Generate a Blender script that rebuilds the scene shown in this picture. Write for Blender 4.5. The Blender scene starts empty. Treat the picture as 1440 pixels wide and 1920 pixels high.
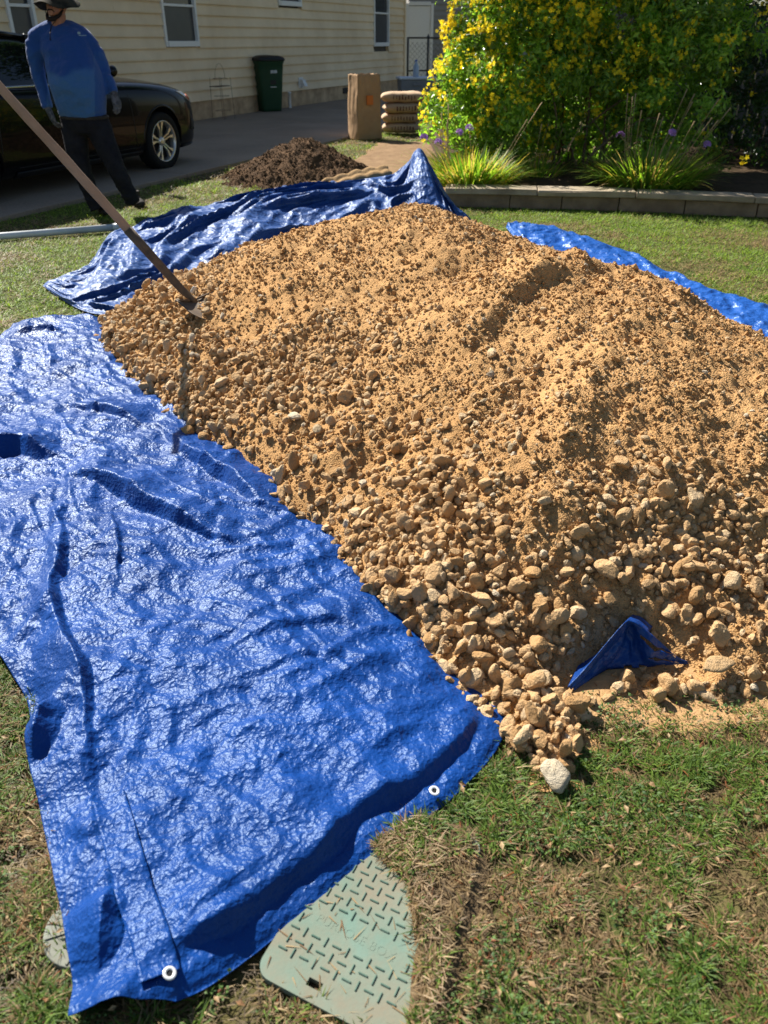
import bpy, bmesh, math, random
import numpy as np
from mathutils import Vector, Matrix, Quaternion
random.seed(11)
rng = np.random.default_rng(11)
SC = bpy.context.scene
COL = SC.collection
R = math.radians

# ---------------------------------------------------------------- camera, sky, sun, exposure
CAM_H = 1.40
F_PX = 1460.0                      # focal length in pixels of the 1440 x 1920 photograph
PITCH = math.atan(889.0 / F_PX)    # the horizon lies at row 71
cam_d = bpy.data.cameras.new('camera')
cam = bpy.data.objects.new('camera', cam_d); COL.objects.link(cam)
cam.location = (0, 0, CAM_H)
cam.rotation_euler = (R(90) - PITCH, 0, 0)
cam_d.sensor_fit = 'VERTICAL'; cam_d.sensor_height = 36.0; cam_d.sensor_width = 27.0
cam_d.lens = F_PX / 1920.0 * 36.0
cam_d.clip_start = 0.05; cam_d.clip_end = 2000
cam_d.dof.use_dof = True; cam_d.dof.focus_distance = 2.7; cam_d.dof.aperture_fstop = 4.5
SC.camera = cam

SUN_AZ = 41.0    # degrees to the left of straight ahead
SUN_EL = 43.0
sdir = Vector((-math.sin(R(SUN_AZ)) * math.cos(R(SUN_EL)), math.cos(R(SUN_AZ)) * math.cos(R(SUN_EL)), math.sin(R(SUN_EL))))
world = bpy.data.worlds.new('World'); SC.world = world; world.use_nodes = True
wn = world.node_tree.nodes; wl = world.node_tree.links
bg = wn['Background']; sky = wn.new('ShaderNodeTexSky'); sky.sky_type = 'NISHITA'; sky.sun_disc = False
sky.sun_elevation = R(SUN_EL); sky.sun_rotation = R(-SUN_AZ); sky.air_density = 1.0; sky.dust_density = 0.6
wl.new(sky.outputs[0], bg.inputs[0]); bg.inputs[1].default_value = 0.05
sun_d = bpy.data.lights.new('sun', 'SUN'); sun_d.energy = 5.0; sun_d.angle = R(0.53); sun_d.color = (1.0, 0.95, 0.88)
sun = bpy.data.objects.new('sun', sun_d); COL.objects.link(sun)
sun.rotation_euler = sdir.to_track_quat('Z', 'Y').to_euler()
sun.location = (-6, 8, 9)
vs = SC.view_settings; vs.view_transform = 'Standard'; vs.look = 'None'; vs.exposure = 1.2; vs.gamma = 1.0; vs.use_curve_mapping = False
SC.cycles.max_bounces = 8; SC.cycles.diffuse_bounces = 4; SC.cycles.glossy_bounces = 3; SC.cycles.transmission_bounces = 6
SC.cycles.transparent_max_bounces = 8; SC.cycles.use_denoising = True; SC.cycles.sample_clamp_indirect = 6.0

# ---------------------------------------------------------------- where things of the photograph stand
_c, _s = math.cos(PITCH), math.sin(PITCH)
def _ray(x, y):
    u = (x - 720.0) / F_PX; v = (y - 960.0) / F_PX
    return np.array([u, _c - v * _s, -_s - v * _c])
def G(x, y, z=0.0):                 # point at height z
    r = _ray(x, y); t = (z - CAM_H) / r[2]
    return np.array([0, 0, CAM_H]) + r * t
def AT(x, y, Y):                    # point at distance Y ahead
    r = _ray(x, y); t = Y / r[1]
    return np.array([0, 0, CAM_H]) + r * t
def PROJ(P):
    P = np.asarray(P, float) - [0, 0, CAM_H]
    d = P[..., 1] * _c - P[..., 2] * _s; up = P[..., 1] * _s + P[..., 2] * _c
    return 720 + F_PX * P[..., 0] / d, 960 - F_PX * up / d

# ---------------------------------------------------------------- noise and small maths
def _h(ix, iy, seed):
    n = (ix.astype(np.int64) * 374761393 + iy.astype(np.int64) * 668265263 + seed * 1442695041) & 0xFFFFFFFF
    n = ((n ^ (n >> 13)) * 1274126177) & 0xFFFFFFFF
    n = n ^ (n >> 16)
    return (n & 0xFFFFFF) / float(0x1000000)
def pn(x, y, seed=0):
    x = np.asarray(x, float); y = np.asarray(y, float)
    xi = np.floor(x); yi = np.floor(y); xf = x - xi; yf = y - yi
    def g(dx, dy):
        a = _h(xi + dx, yi + dy, seed) * 2 * math.pi
        return np.cos(a) * (xf - dx) + np.sin(a) * (yf - dy)
    u = xf * xf * xf * (xf * (xf * 6 - 15) + 10); v = yf * yf * yf * (yf * (yf * 6 - 15) + 10)
    a = g(0, 0) + u * (g(1, 0) - g(0, 0)); b = g(0, 1) + u * (g(1, 1) - g(0, 1))
    return (a + v * (b - a)) * 1.5
def fbm(x, y, o=4, seed=0, gain=0.5):
    s = 0; a = 1.0
    for k in range(o):
        s = s + a * pn(x * 2 ** k, y * 2 ** k, seed + k * 17); a *= gain
    return s
def ridged(x, y, seed=0):
    return 1.0 - np.abs(pn(x, y, seed)) * 2.0
def sstep(a, b, x):
    t = np.clip((x - a) / (b - a), 0, 1); return t * t * (3 - 2 * t)
def seg_dist(x, y, pts, closed=False):
    """distance to a polyline, the side (+ is left of its direction) and the fraction along it"""
    pts = np.asarray(pts, float)
    if closed: pts = np.vstack([pts, pts[:1]])
    L = np.r_[0, np.cumsum(np.hypot(*(np.diff(pts, axis=0).T)))]
    best = np.full(x.shape, 1e9); side = np.zeros(x.shape); tt = np.zeros(x.shape)
    for i in range(len(pts) - 1):
        a, b = pts[i], pts[i + 1]; d = b - a; l2 = max(d @ d, 1e-12)
        t = np.clip(((x - a[0]) * d[0] + (y - a[1]) * d[1]) / l2, 0, 1)
        qx = x - (a[0] + t * d[0]); qy = y - (a[1] + t * d[1]); dd = np.hypot(qx, qy)
        m = dd < best
        best = np.where(m, dd, best); side = np.where(m, np.sign(d[0] * qy - d[1] * qx), side)
        tt = np.where(m, (L[i] + t * (L[i + 1] - L[i])) / max(L[-1], 1e-9), tt)
    return best, side, tt
def inside(x, y, poly):
    x = np.asarray(x); y = np.asarray(y); r = np.zeros(x.shape, bool); n = len(poly)
    for i in range(n):
        x1, y1 = poly[i][:2]; x2, y2 = poly[(i + 1) % n][:2]
        if y1 == y2: continue
        r ^= ((y1 > y) != (y2 > y)) & (x < (x2 - x1) * (y - y1) / (y2 - y1) + x1)
    return r
def worley(x, y, seed=0):
    xi = np.floor(x); yi = np.floor(y); f1 = np.full(x.shape, 9.0); f2 = f1.copy()
    for dx in (-1, 0, 1):
        for dy in (-1, 0, 1):
            px = xi + dx + _h(xi + dx, yi + dy, seed); py = yi + dy + _h(xi + dx, yi + dy, seed + 91)
            d = np.hypot(x - px, y - py); f2 = np.minimum(f2, np.maximum(f1, d)); f1 = np.minimum(f1, d)
    return f1, f2
def fold(x, y, pts, h, wl_, wr_, tent=False):
    d, s, t = seg_dist(x, y, pts)
    w = np.where(s >= 0, wl_, wr_)
    taper = np.clip(np.minimum(t, 1 - t) * (2.6 if tent else 5), 0, 1); taper = taper * taper * (3 - 2 * taper)
    if tent: w = w * (0.35 + 0.65 * taper)
    end = np.where((t <= 0) | (t >= 1), 0.0, 1.0)
    if tent:
        p_ = np.clip(1 - d / (1.55 * w), 0, 1); p_ = p_ * (0.8 + 0.2 * p_)
        return h * p_ * taper * end
    return h * np.exp(-(d / w) ** 2) * taper * end
def blur(Z, n):
    for ax in (0, 1):
        k = np.hanning(2 * n + 3)[1:-1]; k /= k.sum(); P_ = np.pad(Z, [(n, n) if a == ax else (0, 0) for a in (0, 1)], mode='edge'); O = np.zeros_like(Z)
        for i, w in enumerate(k): O += w * (P_[i:i + Z.shape[0]] if ax == 0 else P_[:, i:i + Z.shape[1]])
        Z = O
    return Z
def catmull(keys, n):
    """resample rows of control values smoothly to n rows"""
    K = np.asarray(keys, float); m = len(K)
    t = np.linspace(0, m - 1, n); i = np.clip(t.astype(int), 0, m - 2); f = (t - i).reshape((-1,) + (1,) * (K.ndim - 1))
    p0 = K[np.clip(i - 1, 0, m - 1)]; p1 = K[i]; p2 = K[i + 1]; p3 = K[np.clip(i + 2, 0, m - 1)]
    return 0.5 * ((2 * p1) + (-p0 + p2) * f + (2 * p0 - 5 * p1 + 4 * p2 - p3) * f ** 2 + (-p0 + 3 * p1 - 3 * p2 + p3) * f ** 3)

# ---------------------------------------------------------------- objects
def tag(o, label=None, cat=None, group=None, kind=None):
    if label: o['label'] = label
    if cat: o['category'] = cat
    if group: o['group'] = group
    if kind: o['kind'] = kind
    return o
def link(name, me, parent=None):
    o = bpy.data.objects.new(name, me); COL.objects.link(o)
    if parent is not None: o.parent = parent
    return o
def empty(name, loc=(0, 0, 0), rz=0.0):
    o = bpy.data.objects.new(name, None); COL.objects.link(o); o.location = loc; o.rotation_euler = (0, 0, rz); o.empty_display_size = 0.1
    return o
def npmesh(name, V, Fc, mat=None, smooth=True, col=None, matidx=None):
    V = np.ascontiguousarray(V, np.float32); Fc = np.ascontiguousarray(Fc, np.int32); k = Fc.shape[1]
    me = bpy.data.meshes.new(name); me.vertices.add(len(V)); me.vertices.foreach_set('co', V.ravel())
    me.loops.add(Fc.size); me.loops.foreach_set('vertex_index', Fc.ravel())
    me.polygons.add(len(Fc)); me.polygons.foreach_set('loop_start', np.arange(0, Fc.size, k, dtype=np.int32))
    me.polygons.foreach_set('loop_total', np.full(len(Fc), k, np.int32))
    me.polygons.foreach_set('use_smooth', np.full(len(Fc), smooth, bool))
    if mat is not None:
        for m in (mat if isinstance(mat, (list, tuple)) else [mat]): me.materials.append(m)
    if matidx is not None: me.polygons.foreach_set('material_index', np.ascontiguousarray(matidx, np.int32))
    if col is not None:
        a = me.color_attributes.new('col', 'FLOAT_COLOR', 'POINT')
        c4 = np.ones((len(V), 4), np.float32); c4[:, :3] = col; a.data.foreach_set('color', c4.ravel())
    me.update(calc_edges=True); me.validate()
    return me
def gridfaces(nu, nv):
    i, j = np.meshgrid(np.arange(nu - 1), np.arange(nv - 1), indexing='ij'); a = (i * nv + j).ravel()
    return np.stack([a, a + nv, a + nv + 1, a + 1], 1)
def bm_obj(name, bm, mat, parent=None, smooth=False, bevel=0.0, seg=2):
    if bevel > 0:
        bmesh.ops.bevel(bm, geom=[e for e in bm.edges if e.calc_face_angle(0) > 0.5], offset=bevel, segments=seg, affect='EDGES', profile=0.5)
    me = bpy.data.meshes.new(name); bm.to_mesh(me); bm.free()
    for m in (mat if isinstance(mat, (list, tuple)) else [mat]): me.materials.append(m)
    if smooth:
        for p in me.polygons: p.use_smooth = True
    return link(name, me, parent)
def b_box(bm, c, s, rot=None):
    r = bmesh.ops.create_cube(bm, size=1.0)
    M = Matrix.Translation(c) @ (rot.to_4x4() if rot is not None else Matrix.Identity(4)) @ Matrix.Diagonal((*s, 1))
    bmesh.ops.transform(bm, matrix=M, verts=r['verts']); return r['verts']
def box(name, c, s, mat, parent=None, bevel=0.0, rot=None):
    bm = bmesh.new(); b_box(bm, c, s, rot); return bm_obj(name, bm, mat, parent, bevel=bevel)
def frame_axes(d, ref=None):
    d = Vector(d).normalized(); ref = Vector(ref) if ref is not None else (Vector((0, 0, 1)) if abs(d.z) < 0.9 else Vector((0, 1, 0)))
    a = ref.cross(d)
    if a.length < 1e-5: a = Vector((1, 0, 0)).cross(d)
    a.normalize(); b = d.cross(a); return a, b
def loft(path, radii, n=16, ref=None, cap=True, power=2.0):
    """tube through points, radii are (ra, rb) along the two cross axes; returns V, quads"""
    path = [Vector(p) for p in path]; V = []; m = len(path)
    for i, p in enumerate(path):
        d = path[min(i + 1, m - 1)] - path[max(i - 1, 0)]
        a, b = frame_axes(d, ref); r = radii[i]; ra, rb = (r if isinstance(r, (tuple, list)) else (r, r))
        for k in range(n):
            t = 2 * math.pi * k / n; ct, st = math.cos(t), math.sin(t)
            e = 2.0 / power
            x = math.copysign(abs(ct) ** e, ct); y = math.copysign(abs(st) ** e, st)
            V.append(p + a * (ra * x) + b * (rb * y))
    Fc = []
    for i in range(m - 1):
        for k in range(n):
            k2 = (k + 1) % n; Fc.append((i * n + k, i * n + k2, (i + 1) * n + k2, (i + 1) * n + k))
    if cap: Fc.append(tuple(range(n))[::-1]); Fc.append(tuple((m - 1) * n + k for k in range(n)))
    return V, Fc
def pyobj(name, V, Fc, mat, parent=None, smooth=True):
    me = bpy.data.meshes.new(name); me.from_pydata([tuple(v) for v in V], [], Fc)
    for m in (mat if isinstance(mat, (list, tuple)) else [mat]): me.materials.append(m)
    if smooth: me.polygons.foreach_set('use_smooth', [True] * len(me.polygons))
    me.update(); return link(name, me, parent)
def tube(name, path, r, mat, parent=None, n=10):
    V, Fc = loft(path, [r] * len(path) if not isinstance(r, (list, tuple)) else r, n); return pyobj(name, V, Fc, mat, parent)
def merged(lofts):
    V = []; Fc = []
    for v, f in lofts:
        o = len(V); V += list(v); Fc += [tuple(i + o for i in q) for q in f]
    return V, Fc
def remesh_obj(name, lofts, voxel, mat, parent=None, smooth_it=6):
    """melt overlapping closed shapes into one continuous skin"""
    V, Fc = merged(lofts)
    o = pyobj(name, V, Fc, mat, None)
    md = o.modifiers.new('r', 'REMESH'); md.mode = 'VOXEL'; md.voxel_size = voxel; md.use_smooth_shade = True
    sm = o.modifiers.new('s', 'SMOOTH'); sm.factor = 0.5; sm.iterations = smooth_it
    dg = bpy.context.evaluated_depsgraph_get(); me = bpy.data.meshes.new_from_object(o.evaluated_get(dg))
    o.modifiers.clear(); old = o.data; o.data = me; me.name = name; bpy.data.meshes.remove(old)
    me.polygons.foreach_set('use_smooth', [True] * len(me.polygons))
    if parent is not None: o.parent = parent
    return o
def bake(o):
    """turn an object's modifiers into plain mesh"""
    dg = bpy.context.evaluated_depsgraph_get(); me = bpy.data.meshes.new_from_object(o.evaluated_get(dg))
    o.modifiers.clear(); old = o.data; o.data = me
    if old.users == 0: bpy.data.meshes.remove(old)
    return o

# ---------------------------------------------------------------- materials
def mat(name, color=(0.5, 0.5, 0.5), rough=0.7, spec=0.4, metal=0.0, var=None, var2=None, bumps=(), attr=False, transl=0.0, coat=0.0, coord='pos', sheen=0.0, tint=None, tgain=None):
    """var / var2: (scale, colour, contrast 0..1) mixes a second colour by noise; bumps: (kind, scale, strength, distance)"""
    m = bpy.data.materials.new(name); m.use_nodes = True; nt = m.node_tree; N = nt.nodes; L = nt.links
    bs = N['Principled BSDF']; bs.inputs['Roughness'].default_value = rough; bs.inputs['Metallic'].default_value = metal
    bs.inputs['Specular IOR Level'].default_value = spec; bs.inputs['Coat Weight'].default_value = coat; bs.inputs['Coat Roughness'].default_value = 0.03
    if tint: bs.inputs['Specular Tint'].default_value = (*tint, 1)
    if sheen: bs.inputs['Sheen Weight'].default_value = sheen
    if coord == 'pos': P = N.new('ShaderNodeNewGeometry').outputs['Position']
    else: P = N.new('ShaderNodeTexCoord').outputs['Object']
    if attr:
        at = N.new('ShaderNodeAttribute'); at.attribute_name = 'col'; c = at.outputs['Color']
    else:
        rgb = N.new('ShaderNodeRGB'); rgb.outputs[0].default_value = (*color, 1); c = rgb.outputs[0]
    for vv in (var, var2):
        if not vv: continue
        sc, c2, con = vv[:3]
        no = N.new('ShaderNodeTexNoise'); no.inputs['Scale'].default_value = sc; no.inputs['Detail'].default_value = 6; no.inputs['Roughness'].default_value = 0.62
        L.new(P, no.inputs['Vector'])
        rp = N.new('ShaderNodeValToRGB'); rp.color_ramp.elements[0].position = 0.5 - 0.5 * (1 - con) * 0.6; rp.color_ramp.elements[1].position = 0.5 + 0.5 * (1 - con) * 0.6 + 0.02
        L.new(no.outputs['Fac'], rp.inputs[0])
        mx = N.new('ShaderNodeMix'); mx.data_type = 'RGBA'; L.new(rp.outputs[0], mx.inputs['Factor'])
        if len(vv) > 3 and vv[3] == 'mul': mx.blend_type = 'MULTIPLY'
        L.new(c, mx.inputs['A']); mx.inputs['B'].default_value = (*c2, 1); c = mx.outputs['Result']
    L.new(c, bs.inputs['Base Color'])
    nrm = None
    for b in bumps:
        kind, sc, st, dist = b[:4]
        if kind == 'noise':
            tx = N.new('ShaderNodeTexNoise'); tx.inputs['Scale'].default_value = sc; tx.inputs['Detail'].default_value = 5; tx.inputs['Roughness'].default_value = 0.6; out = tx.outputs['Fac']
        elif kind == 'vor':
            tx = N.new('ShaderNodeTexVoronoi'); tx.inputs['Scale'].default_value = sc; out = tx.outputs['Distance']
        elif kind == 'ridge':
            tx = N.new('ShaderNodeTexNoise'); tx.noise_type = 'RIDGED_MULTIFRACTAL'; tx.inputs['Scale'].default_value = sc; tx.inputs['Detail'].default_value = 3; tx.inputs['Roughness'].default_value = 0.55; out = tx.outputs['Fac']
        elif kind == 'crumple':
            wn_ = N.new('ShaderNodeTexNoise'); wn_.inputs['Scale'].default_value = sc * 0.6; wn_.inputs['Detail'].default_value = 2; L.new(P, wn_.inputs['Vector'])
            va_ = N.new('ShaderNodeVectorMath'); va_.operation = 'MULTIPLY_ADD'; L.new(wn_.outputs['Color'], va_.inputs[0]); va_.inputs[1].default_value = (1.3 / sc,) * 3; L.new(P, va_.inputs[2])
            tx = N.new('ShaderNodeTexVoronoi'); tx.inputs['Scale'].default_value = sc; out = tx.outputs['Distance']; L.new(va_.outputs[0], tx.inputs['Vector'])
        elif kind == 'wave':
            tx = N.new('ShaderNodeTexWave'); tx.inputs['Scale'].default_value = sc; tx.inputs['Distortion'].default_value = 3; tx.inputs['Detail'].default_value = 2; out = tx.outputs['Fac']
        vec = P
        if len(b) > 4:
            mp = N.new('ShaderNodeMapping'); mp.inputs['Scale'].default_value = b[4]; mp.inputs['Rotation'].default_value = b[5] if len(b) > 5 else (0, 0, 0)
            L.new(P, mp.inputs['Vector']); vec = mp.outputs[0]
        if kind != 'crumple': L.new(vec, tx.inputs['Vector'])
        bp = N.new('ShaderNodeBump'); bp.inputs['Strength'].default_value = st; bp.inputs['Distance'].default_value = dist
        L.new(out, bp.inputs['Height'])
        if nrm is not None: L.new(nrm, bp.inputs['Normal'])
        nrm = bp.outputs[0]
    if nrm is not None:
        L.new(nrm, bs.inputs['Normal'])
    if transl > 0:
        tr = N.new('ShaderNodeBsdfTranslucent')
        if tgain:
            mg = N.new('ShaderNodeMix'); mg.data_type = 'RGBA'; mg.blend_type = 'MULTIPLY'; mg.inputs['Factor'].default_value = 1.0; mg.clamp_result = False; L.new(c, mg.inputs['A']); mg.inputs['B'].default_value = (*tgain, 1); L.new(mg.outputs['Result'], tr.inputs['Color'])
        else: L.new(c, tr.inputs['Color'])
        ms = N.new('ShaderNodeMixShader'); ms.inputs[0].default_value = transl
        L.new(bs.outputs[0], ms.inputs[1]); L.new(tr.outputs[0], ms.inputs[2]); L.new(ms.outputs[0], N['Material Output'].inputs['Surface'])
    return m
def glass(name, color=(0.02, 0.025, 0.03), rough=0.03):
    m = mat(name, color, rough, 0.6); return m
# ================================================================ the setting
m_ground = mat('lawn_soil', (0.055, 0.042, 0.02), 0.95, 0.1, var=(5.0, (0.15, 0.105, 0.05), 0.5), var2=(1.3, (0.05, 0.08, 0.016), 0.45), bumps=(('noise', 60, 0.6, 0.01), ('noise', 220, 0.5, 0.004)))
m_conc = mat('driveway_concrete', (0.30, 0.235, 0.175), 0.85, 0.3, var=(0.8, (0.15, 0.115, 0.085), 0.5), var2=(40, (0.31, 0.245, 0.18), 0.3), bumps=(('noise', 120, 0.25, 0.003),))
m_joint = mat('joint_filler', (0.05, 0.045, 0.04), 0.9)
m_soil = mat('bare_soil', (0.27, 0.175, 0.095), 0.95, 0.1, var=(7, (0.17, 0.105, 0.055), 0.4), bumps=(('noise', 50, 0.8, 0.01), ('noise', 240, 0.6, 0.004)))
m_bed = mat('bed_mulch', (0.05, 0.034, 0.02), 0.95, 0.1, var=(14, (0.10, 0.065, 0.036), 0.4), bumps=(('noise', 40, 1.0, 0.02),))

bm = bmesh.new(); S = 700
bmesh.ops.create_grid(bm, x_segments=40, y_segments=40, size=S)
g = bm_obj('ground', bm, m_ground); g.location = (0, 0, -0.012); tag(g, 'worn lawn soil with dry thatch under the grass', 'ground', kind='structure')

# house line: u runs along the wall away from the camera, nrm points to the driveway
U = np.array([0.397, 0.918]); NRM = np.array([0.918, -0.397]); W0 = np.array([-3.52, 17.3])
HA = math.atan2(U[1], U[0])
def WP(s, d=0.0): return W0 + U * s + NRM * d       # along, out from the wall
def WALLHIT(px, py):
    r = _ray(px, py); o = np.array([0, 0, CAM_H]); n3 = np.array([NRM[0], NRM[1], 0])
    t = (n3[:2] @ (W0 - o[:2])) / (n3[:2] @ r[:2]); q = o + r * t
    return (q[:2] - W0) @ U, q[2]

drive = empty('driveway', (W0[0], W0[1], 0), HA); drive['kind'] = 'structure'; tag(drive, 'grey concrete driveway slabs in the shade of the house', 'driveway')
box('slab_bed', (-4.5, -2.02, -0.012), (30, 4.0, 0.03), m_joint, drive)
smesh = {}
for i in range(9):
    for j in range(2):
        L_, wd = 3.2, 1.99
        bm = bmesh.new(); b_box(bm, (0, 0, 0), (L_ - 0.012, wd, 0.05))
        o = bm_obj('slab', bm, m_conc, drive, bevel=0.006); o.location = (-17.5 + i * L_, -1.03 - j * 2.005, 0.005 + random.uniform(-.002, .002))

m_side = mat('tan_siding', (0.87, 0.70, 0.47), 0.6, 0.35, var=(1.2, (0.76, 0.60, 0.39), 0.35), var2=(0.7, (0.80, 0.76, 0.70), 0.45, 'mul'), coord='obj', bumps=(('noise', 30, 0.25, 0.003, (1, 6, 30)),))
m_found = mat('foundation', (0.60, 0.43, 0.26), 0.9, 0.2, var=(4, (0.32, 0.22, 0.13), 0.45), bumps=(('noise', 40, 0.5, 0.01),))
m_white = mat('white_vinyl', (0.78, 0.77, 0.74), 0.45, 0.4, var=(30, (0.70, 0.69, 0.66), 0.3))
m_screen = mat('window_screen', (0.035, 0.038, 0.042), 0.35, 0.5, var=(2, (0.06, 0.06, 0.062), 0.3))
m_glass = glass('window_glass')
m_roof = mat('roof_shingle', (0.09, 0.08, 0.07), 0.9, 0.2, var=(20, (0.05, 0.045, 0.04), 0.3))
m_grey = mat('grey_siding', (0.30, 0.285, 0.26), 0.7, 0.3, var=(3, (0.25, 0.235, 0.215), 0.3))
m_black = mat('black_plastic', (0.012, 0.012, 0.013), 0.5, 0.4, var=(20, (0.02, 0.02, 0.02), 0.3))

house = empty('house', (W0[0], W0[1], 0), HA)
tag(house, 'single storey house clad in tan lap siding behind the driveway', 'house')
S0, S1, ZB, EXPO, ROWS = -10.0, 10.35, 0.36, 0.178, 18
wins = []
s1, z1 = WALLHIT(8, 0); s2, _ = WALLHIT(72, 60); wins.append((s1, s2, 1.05, 2.55))
(s1, z1), (s2, _) = WALLHIT(311, 88), WALLHIT(374, 88); wins.append((s1, s2, z1, 2.55))
(s1, z1), (s2, _) = WALLHIT(522, 10), WALLHIT(565, 10); wins.append((s1, s2, z1, 2.75))
(s1, z1), (s2, _) = WALLHIT(701, 87), WALLHIT(729, 87); wins.append((s1, s2, z1, 2.75))
box('foundation', ((S0 + S1) / 2, 0.09, ZB / 2 - 0.05), (S1 - S0, 0.12, ZB + 0.10), m_found, house)
box('wall_core', ((S0 + S1) / 2, 4.1, 1.75), (S1 - S0 - 0.05, 8.0, 3.5), mat('sheathing', (0.10, 0.09, 0.08), 0.9), house)
WALLTOP = ZB + EXPO * ROWS
for r in range(ROWS):
    z0 = ZB + r * EXPO; z1 = z0 + EXPO
    cuts = sorted([random.uniform(S0 + 2 + 4 * k, S0 + 5.5 + 4 * k) for k in range(4)])
    spans = [(a, b) for a, b in zip([S0] + cuts, cuts + [S1])]
    for a, b in spans:
        parts = [(a, b)]
        for (ws, we, wz0, wz1) in wins:
            if z1 > wz0 + 0.02 and z0 < wz1 - 0.02:
                nw = []
                for p, q in parts:
                    if we <= p or ws >= q: nw.append((p, q)); continue
                    if ws > p: nw.append((p, ws))
                    if we < q: nw.append((we, q))
                parts = nw
        for p, q in parts:
            if q - p < 0.03: continue
            p += 0.0015; q -= 0.0015
            prof = [(0.09, z0), (-0.012 + random.uniform(0, .003), z0 - 0.016), (-0.010, z0 + 0.004), (0.030, z1 + 0.004), (0.09, z1)]
            V = [(x, y, z) for x in (p, q) for (y, z) in prof]; n = 5
            Fc = [(k, (k + 1) % n, n + (k + 1) % n, n + k) for k in range(n)] + [tuple(range(n))[::-1], tuple(range(n, 2 * n))]
            pyobj('siding_board', V, Fc, m_side, house, smooth=False)
for wi, (a, b, z0, z1) in enumerate(wins):
    w = empty('window', ((a + b) / 2, 0, z0)); w.parent = house
    W, Hh = b - a, z1 - z0; t = 0.055
    for nm, c, s in (('frame_side', (-W / 2 + t / 2, 0.01, Hh / 2), (t, 0.07, Hh)), ('frame_side', (W / 2 - t / 2, 0.01, Hh / 2), (t, 0.07, Hh)),
                     ('frame_head', (0, 0.01, Hh - t / 2), (W - 2 * t, 0.068, t)), ('sill', (0, 0.0, 0.045), (W - 2 * t, 0.085, 0.09)), ('meeting_rail', (0, 0.022, Hh * 0.5), (W - 2 * t, 0.05, 0.04))):
        box(nm, c, s, m_white, w, bevel=0.004)
    box('glass_pane', (0, 0.048, Hh * 0.75), (W - 2 * t, 0.006, Hh * 0.5 - 0.03), m_glass, w)
    box('insect_screen', (0, 0.040, Hh * 0.28), (W - 2 * t, 0.004, Hh * 0.44), m_screen, w)
box('corner_trim', (S1 + 0.02, 0.03, 1.95), (0.09, 0.13, 3.15), m_side, house, bevel=0.004)
ov, rise, deep = 0.5, 2.0, 8.2
V = [(S0 - .4, -ov, WALLTOP), (S1 + .4, -ov, WALLTOP), (S1 + .4, deep / 2, WALLTOP + rise), (S0 - .4, deep / 2, WALLTOP + rise), (S1 + .4, deep + ov, WALLTOP), (S0 - .4, deep + ov, WALLTOP)]
V += [(x, y, z + 0.14) for x, y, z in V]
Fc = [(0, 3, 2, 1), (3, 5, 4, 2), (6, 7, 8, 9), (9, 8, 10, 11), (0, 1, 7, 6), (4, 5, 11, 10), (0, 6, 9, 3), (3, 9, 11, 5), (1, 2, 8, 7), (2, 4, 10, 8)]
pyobj('roof', V, Fc, m_roof, house, smooth=False)
box('fascia', ((S0 + S1) / 2, -ov - 0.012, WALLTOP + 0.05), (S1 - S0 + .8, 0.022, 0.2), m_white, house)
# white dryer vent hood, little foundation vent, stub pipe
sv, zv = WALLHIT(563, 155)
v = empty('dryer_vent', tuple(WP(sv)) + (zv,), HA); tag(v, 'white hooded dryer vent fixed low on the tan siding', 'vent')
box('vent_plate', (0, -0.012, 0), (0.20, 0.03, 0.22), m_white, v, bevel=0.004)
V = [(-.07, -.026, -.07), (.07, -.026, -.07), (.07, -.026, .08), (-.07, -.026, .08), (-.07, -.16, -.07), (.07, -.16, -.07), (.07, -.10, .06), (-.07, -.10, .06)]
pyobj('vent_hood', V, [(0, 3, 2, 1), (4, 5, 6, 7), (0, 1, 5, 4), (2, 3, 7, 6), (0, 4, 7, 3), (1, 2, 6, 5)], m_white, v, smooth=False)
sv, zv = WALLHIT(651, 176)
o = box('foundation_vent', (0, 0, 0), (0.42, 0.03, 0.13), m_black, None, bevel=0.01); o.location = tuple(WP(sv, -0.012)) + (0.22,); o.rotation_euler = (0, 0, HA); tag(o, 'small black vent opening in the house foundation', 'vent')
sv, zv = WALLHIT(533, 190)
V, Fc = loft([(0, 0, -0.01), (0, 0, 0.02), (0, 0, 0.3), (0, 0, 0.302), (0, 0, 0.34)], [.035, .035, .035, .042, .042], 14)
o = pyobj('drain_pipe', V, Fc, m_white); o.location = tuple(WP(sv, 0.14)) + (0.012,); tag(o, 'short white upright pipe beside the green wheeled bin', 'pipe')

# grey wing closing the yard at the back, with its white door
gw = empty('rear_house_wing', (0.9, 30.0, 0), R(4)); tag(gw, 'grey clapboard building with a white door at the back', 'building')
box('wall_core', (4.6, 2.1, 2.0), (9.4, 4.0, 4.0), m_grey, gw)
dxl = (AT(766, 60, 30)[0] - 0.9); dxr = (AT(807, 60, 30)[0] - 0.9)
for r in range(24):
    z0 = 0.1 + r * 0.16
    spans = [(-0.1, 9.3)] if z0 > 2.3 else [(-0.1, dxl - 0.07), (dxr + 0.07, 9.3)]
    for a, b in spans:
        if b - a < 0.02: continue
        prof = [(0.09, z0), (0.03, z0 - 0.008), (0.07, z0 + 0.165), (0.09, z0 + .16)]; n = 4
        V = [(x, y, z) for x in (a, b) for (y, z) in prof]
        pyobj('siding_board', V, [(k, (k + 1) % n, n + (k + 1) % n, n + k) for k in range(n)] + [tuple(range(n))[::-1], tuple(range(n, 2 * n))], m_grey, gw, smooth=False)
d = empty('door', ((dxl + dxr) / 2, 0.04, 0.28)); d.parent = gw
box('door_leaf', (0, 0.02, 1.0), (dxr - dxl, 0.05, 2.0), m_white, d, bevel=.004)
for x in (-(dxr - dxl) / 2 - .05, (dxr - dxl) / 2 + .05): box('door_frame', (x, 0, 1.02), (0.09, 0.09, 2.1), m_white, d)
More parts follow.
